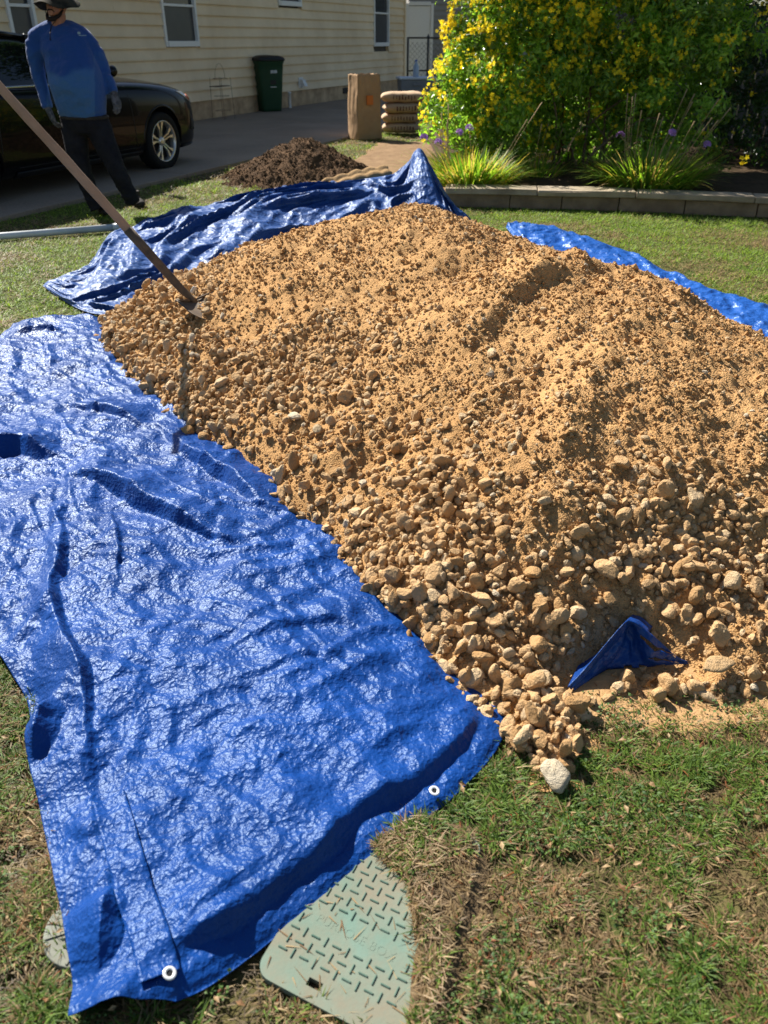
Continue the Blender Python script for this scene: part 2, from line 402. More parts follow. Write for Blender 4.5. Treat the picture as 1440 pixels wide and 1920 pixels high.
box('door_frame', (0, 0, 2.07), (dxr - dxl, 0.088, .1), m_white, d)
bm = bmesh.new(); bmesh.ops.create_uvsphere(bm, u_segments=10, v_segments=6, radius=.035); o = bm_obj('door_knob', bm, m_black, d, True); o.location = ((dxr - dxl) / 2 - .07, -.05, .95)

# chain link gate between the house corner and the shrubs
m_steel = mat('dull_steel', (0.09, 0.085, 0.08), 0.5, 0.5, metal=0.6)
gx0 = AT(765, 70, 25.5); gt = empty('chain_link_gate', (gx0[0], 25.5, 0), R(-3)); tag(gt, 'dark chain link gate in front of the white door', 'gate')
GWd, GH = 2.6, 1.42
for x in (0, GWd / 4.6, GWd): tube('post', [(x, 0, 0), (x, 0, GH)], 0.03, m_steel, gt)
tube('rail', [(0, 0, GH - .02), (GWd, 0, GH - .02)], 0.022, m_steel, gt); tube('rail', [(0, 0, .6), (GWd, 0, .62)], 0.018, m_steel, gt)
bm = bmesh.new(); bmesh.ops.create_cone(bm, segments=10, radius1=.045, radius2=.0, depth=.09, cap_ends=True); o = bm_obj('post_cap', bm, m_steel, gt); o.location = (GWd / 4.6, 0, GH + .04)
lf = []
for k in range(-9, 22):
    for sg in (1, -1):
        x0 = k * 0.13; p, q = (x0, 0.1), (x0 + sg * 1.2, 1.3)
        pts = [p, q]
        xs = [min(max(v_[0], 0), GWd) for v_ in pts]
        if abs(xs[0] - xs[1]) < .05: continue
        zz = [0.1 + (xs[i] - x0) * sg for i in range(2)]
        lf.append(loft([(xs[0], 0.004 * sg, zz[0]), (xs[1], 0.004 * sg, zz[1])], [.0028, .0028], 4))
V, Fc = merged(lf); pyobj('chain_link_mesh', V, Fc, m_steel, gt)

# bare dirt, planting bed
def sheet(name, poly, z, m, step=0.12, amp=0.0, seed=3, soft=0.25):
    P = np.array(poly); x0, y0 = P.min(0) - soft; x1, y1 = P.max(0) + soft
    nx, ny = int((x1 - x0) / step) + 2, int((y1 - y0) / step) + 2
    X, Y = np.meshgrid(np.linspace(x0, x1, nx), np.linspace(y0, y1, ny), indexing='ij')
    d, _, _ = seg_dist(X, Y, P, True); ins = inside(X, Y, P); sd = np.where(ins, d, -d) + 0.5 * soft * fbm(X * 2.2, Y * 2.2, 3, seed)
    Z = z + amp * fbm(X * 3, Y * 3, 4, seed + 5) - np.clip(-sd, 0, 1) * 0.4
    Fc = gridfaces(nx, ny); keep = (sd.ravel()[Fc] > -0.09).any(1)
    me = npmesh(name, np.stack([X.ravel(), Y.ravel(), Z.ravel()], 1), Fc[keep], m)
    o = link(name, me); tag(o, kind='structure'); return o
SOIL = [(-0.75, 9.1), (0.25, 8.0), (0.75, 8.3), (0.9, 10), (0.75, 13.4), (-0.05, 13.6), (-0.25, 11.6), (-0.6, 10.8)]
o = sheet('bare_soil', SOIL, 0.012, m_soil, 0.06, 0.012); tag(o, 'bare brown dirt between the dark soil heap and the shrubs', 'soil')
WL = [(0.62, 8.12), (0.83, 7.99), (2.18, 7.80), (3.50, 7.46), (5.2, 6.98), (7.5, 6.2)]     # foot of the low wall
BED = [(0.70, 8.34), (0.90, 8.19), (2.20, 8.0), (3.55, 7.66), (5.25, 7.18), (7.55, 6.4), (11, 7), (11, 15), (0.9, 15), (0.75, 10.5)]
o = sheet('planting_bed', BED, 0.125, m_bed, 0.08, 0.02, 9, 0.02); tag(o, 'dark mulched planting bed behind the low stone wall', 'bed')

# low stone edging wall: blocks and caps
m_block = mat('edging_stone', (0.27, 0.195, 0.12), 0.9, 0.2, var=(6, (0.15, 0.105, 0.065), 0.45), bumps=(('noise', 25, 0.6, 0.01), ('noise', 130, 0.4, 0.003)))
m_cap = mat('edging_cap', (0.38, 0.31, 0.215), 0.9, 0.2, var=(5, (0.22, 0.175, 0.12), 0.45), bumps=(('noise', 30, 0.5, 0.008),))
rw = empty('retaining_wall', (WL[0][0], WL[0][1], 0)); tag(rw, 'low retaining wall of weathered stone blocks edging the shrub bed', 'wall')
def along(L, s):
    for a, b in zip(L[:-1], L[1:]):
        l = math.hypot(b[0] - a[0], b[1] - a[1])
        if s <= l: t = s / l; return (a[0] + t * (b[0] - a[0]), a[1] + t * (b[1] - a[1])), math.atan2(b[1] - a[1], b[0] - a[0])
        s -= l
    return L[-1], math.atan2(L[-1][1] - L[-2][1], L[-1][0] - L[-2][0])
TOT = sum(math.hypot(b[0] - a[0], b[1] - a[1]) for a, b in zip(WL[:-1], WL[1:]))
for kind, step, hh, zc, dep, mm in (('wall_block', 0.56, 0.125, 0.055, 0.16, m_block), ('cap_stone', 0.93, 0.052, 0.147, 0.24, m_cap)):
    s = 0.0
    while s < TOT - 0.1:
        l = step * random.uniform(0.85, 1.15); (x, y), a = along(WL, s + l / 2)
        bm = bmesh.new(); b_box(bm, (0, 0, 0), (l - 0.008, dep, hh)); bmesh.ops.subdivide_edges(bm, edges=bm.edges, cuts=2)
        for v in bm.verts: v.co += Vector((random.uniform(-1, 1), random.uniform(-1, 1), random.uniform(-1, 1))) * 0.003
        o = bm_obj(kind, bm, mm, rw, bevel=0.006)
        o.location = (x - WL[0][0] - math.sin(a) * 0.09, y - WL[0][1] + math.cos(a) * 0.09, zc); o.rotation_euler = (random.uniform(-.01, .01), random.uniform(-.006, .006), a + random.uniform(-.012, .012)); s += l
# ================================================================ the heap of base gravel and sand
def wpar(o, e):
    o.parent = e; o.matrix_parent_inverse = (Matrix.Translation(e.location) @ e.rotation_euler.to_matrix().to_4x4()).inverted(); return o
PILE = [(-1.62, 4.30), (-1.50, 3.93), (-1.27, 3.55), (-1.03, 3.17), (-0.77, 2.85), (-0.55, 2.57), (-0.36, 2.28), (-0.20, 2.04), (-0.06, 1.78), (0.06, 1.60), (0.15, 1.45), (0.27, 1.31), (0.34, 1.18),
        (0.42, 1.19), (0.49, 1.36), (0.62, 1.44), (0.80, 1.40), (0.98, 1.42), (1.5, 1.45), (2.2, 2.0), (2.45, 2.8), (2.30, 3.55), (1.85, 4.35), (1.38, 5.2), (1.02, 5.85), (0.5, 6.15), (-0.2, 6.0), (-0.8, 5.5), (-1.25, 4.95)]
MAIN = [q for q in PILE if q not in ((0.27, 1.31), (0.34, 1.18), (0.42, 1.19), (0.49, 1.36), (0.15, 1.45))]; MAIN.insert(MAIN.index((0.62, 1.44)), (0.36, 1.47))
def P2(L, z=0.04): return [tuple(G(x, y, z)[:2]) for x, y in L]
def pile_h(X, Y, detail=True):
    d, _, _ = seg_dist(X, Y, PILE, True); ins = inside(X, Y, PILE); sd = np.where(ins, d, -d)
    sd = sd + 0.035 * fbm(X * 4, Y * 4, 3, 5)
    dd = np.clip(sd, 0, None)
    # flatter spill on the right of the near end
    k = 1.0 + 0.7 * sstep(0.35, 0.8, X) * sstep(2.1, 1.5, Y)
    Z = 0.80 * (1 - np.exp(-dd / (1.12 * k)))
    Z -= 0.05 * sstep(0.9, 2.0, X)
    dm, _, _ = seg_dist(X, Y, MAIN, True); dm = np.where(inside(X, Y, MAIN), dm, 0) + 0.03 * fbm(X * 4, Y * 4, 2, 5) * ins
    Z = 0.80 * (1 - np.exp(-np.clip(dm, 0, None) / (1.12 * k))) - 0.13 * sstep(0.45, 1.9, X + 0.25 * (Y - 3.2))
    Z = blur(np.maximum(Z, 0), 14) + 0.035 * sstep(0.0, 0.08, dd)
    Z = Z * sstep(0.0, 0.03, dd)
    Z -= 0.05 * np.clip(-sd, 0, 0.3) / 0.3
    w = sstep(0.0, 0.25, dd)
    Z += w * (0.028 * fbm(X * 1.6, Y * 1.6, 3, 31) + 0.022 * fbm(X * 4.5, Y * 4.5, 3, 41))
    # the ledge left by the shovel, and gullies running down the face
    Z += fold(X, Y, P2([(840, 590), (900, 572), (950, 548), (1010, 520), (1080, 512)], 0.58), 0.055, 0.30, 0.05)
    Z += fold(X, Y, P2([(1050, 520), (1120, 508), (1200, 520), (1320, 560)], 0.52), 0.05, 0.18, 0.07)
    Z += fold(X, Y, P2([(800, 480), (860, 470), (930, 480)], 0.6), 0.03, 0.12, 0.05)
    Z -= fold(X, Y, P2([(930, 1100), (960, 960), (980, 850), (1020, 740)], 0.25), 0.016, 0.10, 0.07)
    Z -= fold(X, Y, P2([(1100, 1100), (1150, 960), (1150, 820)], 0.25), 0.012, 0.12, 0.12)
    Z += fold(X, Y, P2([(1060, 1000), (1090, 880), (1080, 780)], 0.3), 0.014, 0.10, 0.06)
    fl = np.exp(-(seg_dist(X, Y, P2([(1075, 1275), (1150, 1240), (1230, 1232), (1290, 1246)], 0.03))[0] / 0.085) ** 2); Z = Z * (1 - 0.93 * fl * (Z > 0))
    if detail:
        gul = np.clip(pn(X * 5 + 3, Y * 1.6, 71), 0, 1)
        Z += w * (0.011 * fbm(X * 13, Y * 13, 3, 51) + 0.007 * fbm(X * 38, Y * 38, 2, 61) - 0.02 * gul)
        cl = np.clip(fbm(X * 22, Y * 22, 2, 91) - 0.15, 0, 1); Z += w * 0.011 * cl
    return Z, sd
def sand_mask(X, Y):
    """1 where loose sand shows, 0 where stones cover it"""
    d, _, _ = seg_dist(X, Y, PILE, True)
    f = sstep(0.25, 1.15, d) * 0.62 + 0.12 * sstep(0.3, 1.2, X) + 0.42 * fbm(X * 1.5, Y * 1.5, 3, 131) + 0.16
    f = f + 0.5 * np.exp(-(seg_dist(X, Y, P2([(980, 1120), (1020, 1000), (1090, 850), (1300, 780)], 0.25))[0] / 0.16) ** 2)
    f = f + 0.5 * np.exp(-(seg_dist(X, Y, P2([(1150, 1150), (1420, 1180)], 0.10))[0] / 0.15) ** 2)
    f = f + 0.4 * np.exp(-(seg_dist(X, Y, P2([(520, 480), (700, 470), (850, 600)], 0.55))[0] / 0.35) ** 2)
    f = f - 0.35 * np.exp(-(seg_dist(X, Y, P2([(560, 600), (700, 560), (780, 620)], 0.45))[0] / 0.15) ** 2)
    f = f - 0.4 * np.exp(-(seg_dist(X, Y, P2([(1000, 720), (1090, 740), (1180, 690)], 0.45))[0] / 0.15) ** 2)
    f = f - 0.35 * np.exp(-(seg_dist(X, Y, P2([(1180, 930), (1440, 1000)], 0.25))[0] / 0.15) ** 2)
    return np.clip(f, 0, 1)
SAND = np.array([0.50, 0.293, 0.125])
m_sand = mat('sand', rough=0.97, spec=0.1, attr=True, var=(26, (0.80, 0.78, 0.74), 0.3, 'mul'), bumps=(('noise', 70, 0.6, 0.012), ('vor', 190, 0.7, 0.006), ('noise', 420, 0.6, 0.0025)))
m_stone = mat('limestone', rough=0.93, spec=0.15, attr=True, var=(38, (0.86, 0.80, 0.70), 0.35, 'mul'), bumps=(('noise', 75, 0.8, 0.012), ('noise', 300, 0.6, 0.003)))

gp_e = empty('gravel_pile', (0.4, 3.6, 0)); tag(gp_e, 'broad heap of tan road base gravel and sand on the blue tarp', 'gravel pile')
# non-uniform grid: fine near the camera
ys = np.cumsum(np.concatenate([[0], 0.0056 + 0.0105 * sstep(0, 1, np.linspace(0, 1, 410))])); ys = 1.0 + ys * (5.4 / ys[-1])
xs = np.linspace(-1.8, 2.6, 400)
X, Y = np.meshgrid(xs, ys, indexing='ij'); Z, sdm = pile_h(X, Y)
Fc = gridfaces(*X.shape); keep = (sdm.ravel()[Fc] > -0.04).any(1)
mo = fbm(X * 2.3, Y * 2.3, 3, 201); dk = np.clip(0.5 + 0.9 * mo, 0, 1)[..., None]
damp = np.clip(fbm(X * 1.1 + 7, Y * 1.1, 3, 207) * 1.5, 0, 1)[..., None]
col = SAND * (0.90 + 0.18 * dk); col = col * (1 - 0.22 * damp) + np.array([0.36, 0.185, 0.065]) * 0.22 * damp
me = npmesh('sand_mound', np.stack([X.ravel(), Y.ravel(), Z.ravel()], 1), Fc[keep], m_sand, True, col.reshape(-1, 3))
wpar(link('sand_mound', me), gp_e)
_gz = Z
def surf(x, y):
    ix = np.clip(np.interp(x, xs, np.arange(len(xs))), 0, len(xs) - 1.001); iy = np.clip(np.interp(y, ys, np.arange(len(ys))), 0, len(ys) - 1.001)
    i = ix.astype(int); j = iy.astype(int); fx = ix - i; fy = iy - j
    return (_gz[i, j] * (1 - fx) * (1 - fy) + _gz[i + 1, j] * fx * (1 - fy) + _gz[i, j + 1] * (1 - fx) * fy + _gz[i + 1, j + 1] * fx * fy)

# ---- stones
def ico(sub):
    bm = bmesh.new(); bmesh.ops.create_icosphere(bm, subdivisions=sub, radius=1.0)
    V = np.array([v.co[:] for v in bm.verts]); Fc = np.array([[v.index for v in f.verts] for f in bm.faces]); bm.free(); return V, Fc
IC1 = ico(1); IC2 = ico(2); IC3 = ico(3)
def stone_shape(Vu, r, planes=11, flat=(0.55, 1.0), noise_=0.02):
    n = r.normal(size=(planes, 3)); n /= np.linalg.norm(n, axis=1)[:, None]
    d = r.uniform(0.46, 0.90, planes)
    dots = np.clip(Vu @ n.T, 1e-3, None); rad = np.min(np.where(Vu @ n.T > 0.05, d / dots, 9), axis=1); rad = np.minimum(rad, 1.03) * 1.08
    V = Vu * rad[:, None]
    V += noise_ * r.normal(size=V.shape)
    s = np.array([r.uniform(1.0, 1.5), r.uniform(0.75, 1.05), r.uniform(*flat)])
    return V * s
def stone_col(r, n):
    base = np.array([0.525, 0.345, 0.178]); pale = np.array([0.58, 0.43, 0.26]); white = np.array([0.58, 0.49, 0.36]); brown = np.array([0.44, 0.27, 0.125]); grey = np.array([0.42, 0.33, 0.21])
    k = r.random(n)[:, None]
    c = np.where(k < 0.60, base, np.where(k < 0.78, pale, np.where(k < 0.94, brown, np.where(k < 0.975, grey, white))))
    return c * r.uniform(0.90, 1.10, n)[:, None]
def rand_rot(r, n, tilt=1.0):
    q = r.normal(size=(n, 4)); q /= np.linalg.norm(q, axis=1)[:, None]; w, x, y, z = q.T
    return np.stack([np.stack([1 - 2 * (y * y + z * z), 2 * (x * y - z * w), 2 * (x * z + y * w)], 1), np.stack([2 * (x * y + z * w), 1 - 2 * (x * x + z * z), 2 * (y * z - x * w)], 1), np.stack([2 * (x * z - y * w), 2 * (y * z + x * w), 1 - 2 * (x * x + y * y)], 1)], 1)
def scatter_mesh(name, shapes, Fc, pos, scale, rot, colr, m, smooth=True):
    n = len(pos); nv = shapes.shape[1]; idx = rng.integers(0, len(shapes), n)
    V = shapes[idx] * (scale[:, None, None] if scale.ndim == 1 else scale[:, None, :])
    V = np.einsum('nij,nkj->nki', rot, V) + pos[:, None, :]
    F_ = (Fc[None] + (np.arange(n) * nv)[:, None, None]).reshape(-1, Fc.shape[1])
    c = np.repeat(colr, nv, 0)
    return npmesh(name, V.reshape(-1, 3), F_, m, smooth, c)
def sample_pile(n, accept):
    out = []
    tot = 0
    while tot < n:
        x = rng.uniform(-1.7, 2.5, 40000); y = rng.uniform(1.1, 6.2, 40000)
        ok = inside(x, y, PILE)
        x, y = x[ok], y[ok]; a = accept(x, y); k = rng.random(len(x)) < a
        out.append(np.stack([x[k], y[k]], 1)); tot += k.sum()
        if len(out) > 60: break
    return np.concatenate(out)[:n]
FLAPZ = P2([(1085, 1268), (1170, 1215), (1275, 1235)], 0.04)
def dens(x, y):
    near = np.clip(3.2 / np.maximum(y, 1.0) ** 1.0, 0.35, 1.6) / 1.6
    return ((1 - sand_mask(x, y)) ** 2.4 * near + 0.028 * near) * (seg_dist(x, y, FLAPZ)[0] > 0.058)
NB = 15800
pb = sample_pile(NB, dens)
dd_, _, _ = seg_dist(pb[:, 0], pb[:, 1], PILE, True)
rad = np.exp(rng.normal(math.log(0.0086), 0.40, NB)) * (1.0 + 0.35 * np.exp(-dd_ / 0.25)) * np.where(pb[:, 1] < 1.75, 1.12, 1.0)
rad = np.clip(rad * (1 - 0.30 * sstep(0.25, 0.9, dd_)), 0.0046, 0.026)
zz = surf(pb[:, 0], pb[:, 1]); pos = np.stack([pb[:, 0], pb[:, 1], zz + rad * rng.uniform(-0.05, 0.75, NB)], 1)
# a second layer of stones at the rolled-down foot
k = (dd_ < 0.35) & (rng.random(NB) < 0.35); pos[k, 2] += rad[k] * 0.9
SV2 = np.stack([stone_shape(IC2[0], rng, 7, noise_=0.03) for _ in range(28)])
colr = stone_col(rng, NB); rot = rand_rot(rng, NB)
dist = np.linalg.norm(pos - [0, 0, CAM_H], axis=1); u_, v_ = PROJ(pos)
inview = (u_ > -10) & (u_ < 1450) & (v_ > 0) & (v_ < 1925) & (pos[:, 1] < 4.6)
appar = np.where(inview, rad / dist, 0); order = np.argsort(-appar); big = order[:300]; rest = order[300:]
# the 300 that show largest, one object each, sharing a few dozen shapes
SB = []
for i in range(36):
    me = npmesh('stone', stone_shape(IC3[0], rng, 8, noise_=0.006), IC3[1], m_stone, False, np.tile(stone_col(rng, 1), (len(IC3[0]), 1))); SB.append(me)
for i in big:
    o = link('stone', SB[rng.integers(len(SB))]); o.location = pos[i]; o.scale = (rad[i],) * 3; o.rotation_euler = tuple(rng.uniform(0, 6.28, 3)); wpar(o, gp_e)
SVa = np.stack([stone_shape(IC1[0], rng, 7, noise_=0.05) * 1.12 for _ in range(28)])
nr_ = rest[appar[rest] > 0.0034]; fr_ = rest[appar[rest] <= 0.0034]
me1 = scatter_mesh('near', SV2, IC2[1], pos[nr_], rad[nr_], rot[nr_], colr[nr_], m_stone, False); me2 = scatter_mesh('far', SVa, IC1[1], pos[fr_], rad[fr_], rot[fr_], colr[fr_], m_stone, False)
bmj = bmesh.new(); bmj.from_mesh(me1); bmj.from_mesh(me2); mj = bpy.data.meshes.new('loose_stones'); bmj.to_mesh(mj); bmj.free(); mj.materials.append(m_stone); bpy.data.meshes.remove(me1); bpy.data.meshes.remove(me2)
o = wpar(link('loose_stones', mj), gp_e); o['kind'] = 'stuff'
# crumbs and clods of damp sand, small chips
NC = 56000
pc = sample_pile(NC, lambda x, y: np.clip(2.6 / np.maximum(y, 1.0), 0.3, 1.6) / 1.6 * (0.5 + 0.5 * sand_mask(x, y)) * (0.45 + 0.55 * (fbm(x * 3, y * 3, 2, 301) > -0.1)))
rc = np.clip(np.exp(rng.normal(math.log(0.0034), 0.50, NC)), 0.0018, 0.014) * np.clip(0.75 + pc[:, 1] * 0.12, 0.9, 1.4)
OC0 = (np.array([[1, 0, 0], [-1, 0, 0], [0, 1, 0], [0, -1, 0], [0, 0, 1], [0, 0, -1.0]]), np.array([[0, 2, 4], [2, 1, 4], [1, 3, 4], [3, 0, 4], [2, 0, 5], [1, 2, 5], [3, 1, 5], [0, 3, 5]]))
SV1 = np.stack([OC0[0] * 1.15 * rng.uniform(0.7, 1.25, (6, 1)) * rng.uniform(0.7, 1.1, 3) for _ in range(16)])
cc = SAND * rng.uniform(0.80, 1.12, NC)[:, None]; chip = rng.random(NC) < 0.2; cc[chip] = stone_col(rng, chip.sum())
posc = np.stack([pc[:, 0], pc[:, 1], surf(pc[:, 0], pc[:, 1]) + rc * 0.35], 1)
o = wpar(link('sand_crumbs', scatter_mesh('sand_crumbs', SV1, OC0[1], posc, rc, rand_rot(rng, NC), cc, m_sand, False)), gp_e); o['kind'] = 'stuff'

def lone_stone(px, py, r, label, c, z=0.0, seed=0, sc=(1, 1, 1), rz=0.0):
    rr = np.random.default_rng(seed); me = npmesh('stone', stone_shape(IC3[0], rr, 12), IC3[1], m_stone, True, np.tile(np.array(c), (len(IC3[0]), 1)))
    p = G(px, py, z + r * 0.5); o = link('stone', me); o.location = p; o.scale = (r * sc[0], r * sc[1], r * sc[2]); o.rotation_euler = (0.2, 0.1, rz); tag(o, label, 'stone', 'stones lying apart from the heap'); return o
# ================================================================ tarpaulins
m_tarp = mat('blue_tarp', (0.0035, 0.031, 0.15), 0.40, 0.21, tint=(0.6, 0.82, 1.0), var=(5, (0.005, 0.048, 0.225), 0.3), bumps=(('crumple', 30, 0.30, 0.010), ('crumple', 85, 0.55, 0.0042), ('crumple', 190, 0.4, 0.0016)))
m_tarp2 = mat('dusty_blue_tarp', (0.008, 0.046, 0.19), 0.48, 0.30, tint=(0.6, 0.8, 1.0), var=(3, (0.020, 0.060, 0.19), 0.3), bumps=(('crumple', 13, 0.6, 0.03), ('crumple', 40, 0.4, 0.008), ('noise', 60, 0.25, 0.003)))
m_tarp3 = mat('pale_blue_tarp', (0.007, 0.055, 0.235), 0.38, 0.36, tint=(0.6, 0.85, 1.0), var=(4, (0.016, 0.095, 0.38), 0.3), bumps=(('crumple', 22, 0.6, 0.014), ('crumple', 60, 0.5, 0.006)))
m_grom = mat('grommet_metal', (0.82, 0.82, 0.80), 0.35, 0.5, metal=0.35)

rows = [((142, 1925), (335, 1893)), ((146, 1850), (405, 1850)), ((128, 1740), (535, 1752)), ((100, 1620), (705, 1608)), ((74, 1500), (865, 1490)), ((54, 1412), (948, 1374)), ((58, 1325), (905, 1280)),
        ((0, 1240), (800, 1150)), ((-70, 1120), (700, 1030)), ((-130, 1000), (600, 930)), ((-150, 880), (480, 830)), ((-120, 770), (380, 740)), ((-50, 690), (290, 665)), ((-6, 645), (235, 622)), ((28, 612), (214, 600))]
K = np.array([[G(*a)[:2], G(*b)[:2]] for a, b in rows])
# even spacing along the tarp
NV, NU = 540, 255
C_ = catmull(K, 1400); mid = C_.mean(1); ll = np.r_[0, np.cumsum(np.hypot(*np.diff(mid, axis=0).T))]; ll /= ll[-1]
tv = np.linspace(0, 1, NV) ** 1.35
Lc = np.stack([np.stack([np.interp(tv, ll, C_[:, s, k]) for k in range(2)], 1) for s in range(2)], 1)
u = np.linspace(0, 1, NU)
wob = 0.010 * fbm(tv * 9, tv * 0 + 2.5, 3, 7); wob2 = 0.012 * fbm(tv * 11, tv * 0 + 8.5, 3, 9)
Lc[:, 0, 0] += wob; Lc[:, 1, 0] += wob2 * 0.7
XY = Lc[:, None, 0, :] * (1 - u)[None, :, None] + Lc[:, None, 1, :] * u[None, :, None]
X, Y = XY[..., 0], XY[..., 1]
wid = np.hypot(*(Lc[:, 1] - Lc[:, 0]).T)[:, None]
sR = (1 - u)[None, :] * wid; sL = u[None, :] * wid        # metres from the right and the left edge
TV = np.repeat(tv[:, None], NU, 1)
hemrow = np.array([ll[int(i / (len(rows) - 1) * 1399)] for i in range(len(rows))])
t_hem = hemrow[5]
Zt = np.full(X.shape, 0.008)
body = sstep(0.0, 0.10, sL) * sstep(0.0, 0.12, sR)
Zt += body * 0.022 * (1 + fbm(X * 2.2, Y * 2.2, 2, 403))
FOLDS = [([(90, 882), (160, 897), (260, 938), (400, 1006), (480, 1022)], .070, .13, .020), ([(110, 747), (200, 777), (290, 815)], .034, .07, .016),
         ([(-60, 850), (40, 838), (115, 852)], .065, .10, .03), ([(195, 1500), (165, 1380), (140, 1280), (112, 1100), (85, 950)], .042, .055, .018),
         ([(232, 1095), (216, 1010), (205, 955)], .022, .03, .008), ([(380, 1240), (470, 1195), (560, 1160), (640, 1152), (760, 1180)], .050, .06, .018),
         ([(330, 1330), (420, 1295), (500, 1268), (560, 1242), (650, 1232), (760, 1250)], .036, .05, .016), ([(515, 1430), (540, 1370), (565, 1300)], .040, .045, .018),
         ([(620, 1312), (720, 1292), (820, 1262)], .034, .05, .016), ([(270, 782), (340, 838), (440, 905), (560, 995)], .045, .07, .02),
         ([(470, 1235), (445, 1170), (395, 1075)], .030, .05, .02), ([(188, 1810), (212, 1720), (226, 1635)], .055, .045, .020),
         ([(325, 1765), (370, 1700), (440, 1640), (560, 1560)], .034, .045, .016), ([(370, 1505), (470, 1470), (590, 1440)], .028, .05, .016),
         ([(640, 1405), (720, 1380), (800, 1335)], .034, .05, .018), ([(50, 1425), (62, 1345), (92, 1285)], .06, .03, .04),
         ([(230, 1420), (320, 1395), (400, 1400)], .026, .05, .016), ([(20, 1180), (10, 1060), (-10, 960)], .03, .05, .018),
         ([(330, 1250), (300, 1160), (270, 1090)], .020, .05, .014), ([(600, 1080), (540, 1020), (470, 950)], .026, .05, .02),
         ([(10, 690), (70, 720), (140, 770)], .03, .06, .016), ([(380, 1560), (470, 1545), (560, 1500)], .024, .04, .014), ([(560, 1210), (650, 1195), (740, 1200)], .022, .03, .012),
         ([(15, 628), (60, 622), (125, 618)], .055, .04, .025), ([(700, 1470), (760, 1430), (850, 1400)], .03, .04, .016), ([(40, 980), (90, 930), (150, 900)], .03, .05, .018)]
XW = X + 0.040 * fbm(X * 2.6, Y * 2.6, 3, 411, .4); YW = Y + 0.040 * fbm(X * 2.6 + 5, Y * 2.6, 3, 412, .4); MW = 0.9 + 0.4 * fbm(X * 3, Y * 3, 2, 413)
for fi, (pts, h, wl_, wr_) in enumerate(FOLDS):
    if fi not in (0, 1, 2, 3, 4, 5, 6, 9, 11, 12, 14, 15, 23): continue
    if fi in (5, 6, 12, 14): h *= 0.34; wl_ *= 1.3
    if fi == 11: h *= 0.7
    q = P2(pts, 0.05)
    Zt += fold(XW, YW, q, h * 1.1, wl_ * 1.3, wr_ * 0.9, True) * MW
# the lower right border: the body billows and drops to a flat hem band
HEMC = Lc[tv <= t_hem + 0.02][::10, 1]; dH, _, tH = seg_dist(X, Y, HEMC)
onhem = sstep(t_hem + 0.10, t_hem - 0.02, TV)
ampH = 0.062 * np.exp(-((tH - 0.46) / 0.20) ** 2) + 0.03 * np.exp(-((tH - 0.85) / 0.12) ** 2) + 0.05 * np.exp(-((tH - 0.12) / 0.10) ** 2)
ampH = ampH * (1 + 0.5 * fbm(tH * 9, tH * 0, 2, 433)); dHw = dH + 0.030 * fbm(X * 3.2, Y * 3.2, 3, 431, .35)
Zt += onhem * ampH * sstep(0.052, 0.078, dHw) * np.exp(-np.clip(dHw - 0.085, 0, 9) / 0.06)
Zt += onhem * (0.012 + 0.008 * fbm(tH * 9, tH * 0 + 3, 2, 435)) * sstep(0.0, 0.02, dH) * sstep(0.06, 0.03, dH)
# left border lifted and curling
Zt += 0.035 * np.exp(-(sL / 0.05) ** 2) * np.clip(fbm(TV * 14, TV * 0 + 9, 2, 441) + 0.25, 0, 1) * sstep(0.02, 0.1, TV)
# near corner lifted off the grass
cx, cy = G(250, 1915)[:2]; Zt += 0.045 * np.exp(-(((X - cx) / 0.14) ** 2 + ((Y - cy) / 0.045) ** 2))
# creasing of the stiff sheet
dmp = body * (0.55 + 0.45 * sstep(0, 0.05, sR)) + 0.25
a1 = R(62); xr = X * math.cos(a1) + Y * math.sin(a1); yr = -X * math.sin(a1) + Y * math.cos(a1)
wx = 0.05 * fbm(X * 5, Y * 5, 2, 461); 
wy = 0.05 * fbm(X * 5 + 9, Y * 5, 2, 462)
# long soft folds: fanning out from the heap on the lower right, running along the sheet on the left
lowR = sstep(0.9, 0.2, TV) * sstep(0.15, 0.75, u[None, :] + 0 * TV); b1 = R(28); xa = X * math.cos(b1) + Y * math.sin(b1); ya = -X * math.sin(b1) + Y * math.cos(b1)
wz = 0.10 * fbm(X * 1.8, Y * 1.8, 2, 471)
Zt += dmp * lowR * 0.013 * np.clip(ridged(xa * 1.1 + wz * 2, ya * 7.5 + wz * 9, 472) - 0.25, 0, 1)
b2 = R(108); xb = X * math.cos(b2) + Y * math.sin(b2); yb = -X * math.sin(b2) + Y * math.cos(b2)
Zt += dmp * (1 - lowR * 0.7) * 0.010 * np.clip(ridged(xb * 0.9 + wz * 2, yb * 6.0 + wz * 8, 473) - 0.3, 0, 1)
b3 = R(140); xc = X * math.cos(b3) + Y * math.sin(b3); yc = -X * math.sin(b3) + Y * math.cos(b3)
Zt += dmp * 0.007 * np.clip(ridged(xc * 2.2 + wz * 3, yc * 11 + wz * 14, 474) - 0.35, 0, 1)
F1, F2 = worley(xr * 2.6 + wx * 5, yr * 8.0 + wy * 9, 451); Zt += dmp * 0.014 * np.clip(0.75 - F1, 0, 1)
F1, F2 = worley(xr * 10 + wx * 14, yr * 5.5 + wy * 8, 452); Zt += dmp * 0.008 * np.clip(0.75 - F1, 0, 1)
F1, F2 = worley(X * 19 + wx * 24, Y * 19 + wy * 22, 453); Zt += dmp * 0.0048 * (0.8 - F1)
F1, F2 = worley(X * 46 + wx * 50, Y * 46 + wy * 44, 454); Zt += dmp * 0.0022 * (0.8 - F1)
hs_ = 1 - onhem * (1 - sstep(0.02, 0.30, dH)) * 0.45; Zt = 0.006 + (Zt - 0.006) * hs_
# slides under the heap on the right above the hem
und = sstep(t_hem - 0.01, t_hem + 0.05, TV) * sstep(0.16, 0.02, sR); Zt = Zt * (1 - und) + 0.006 * und
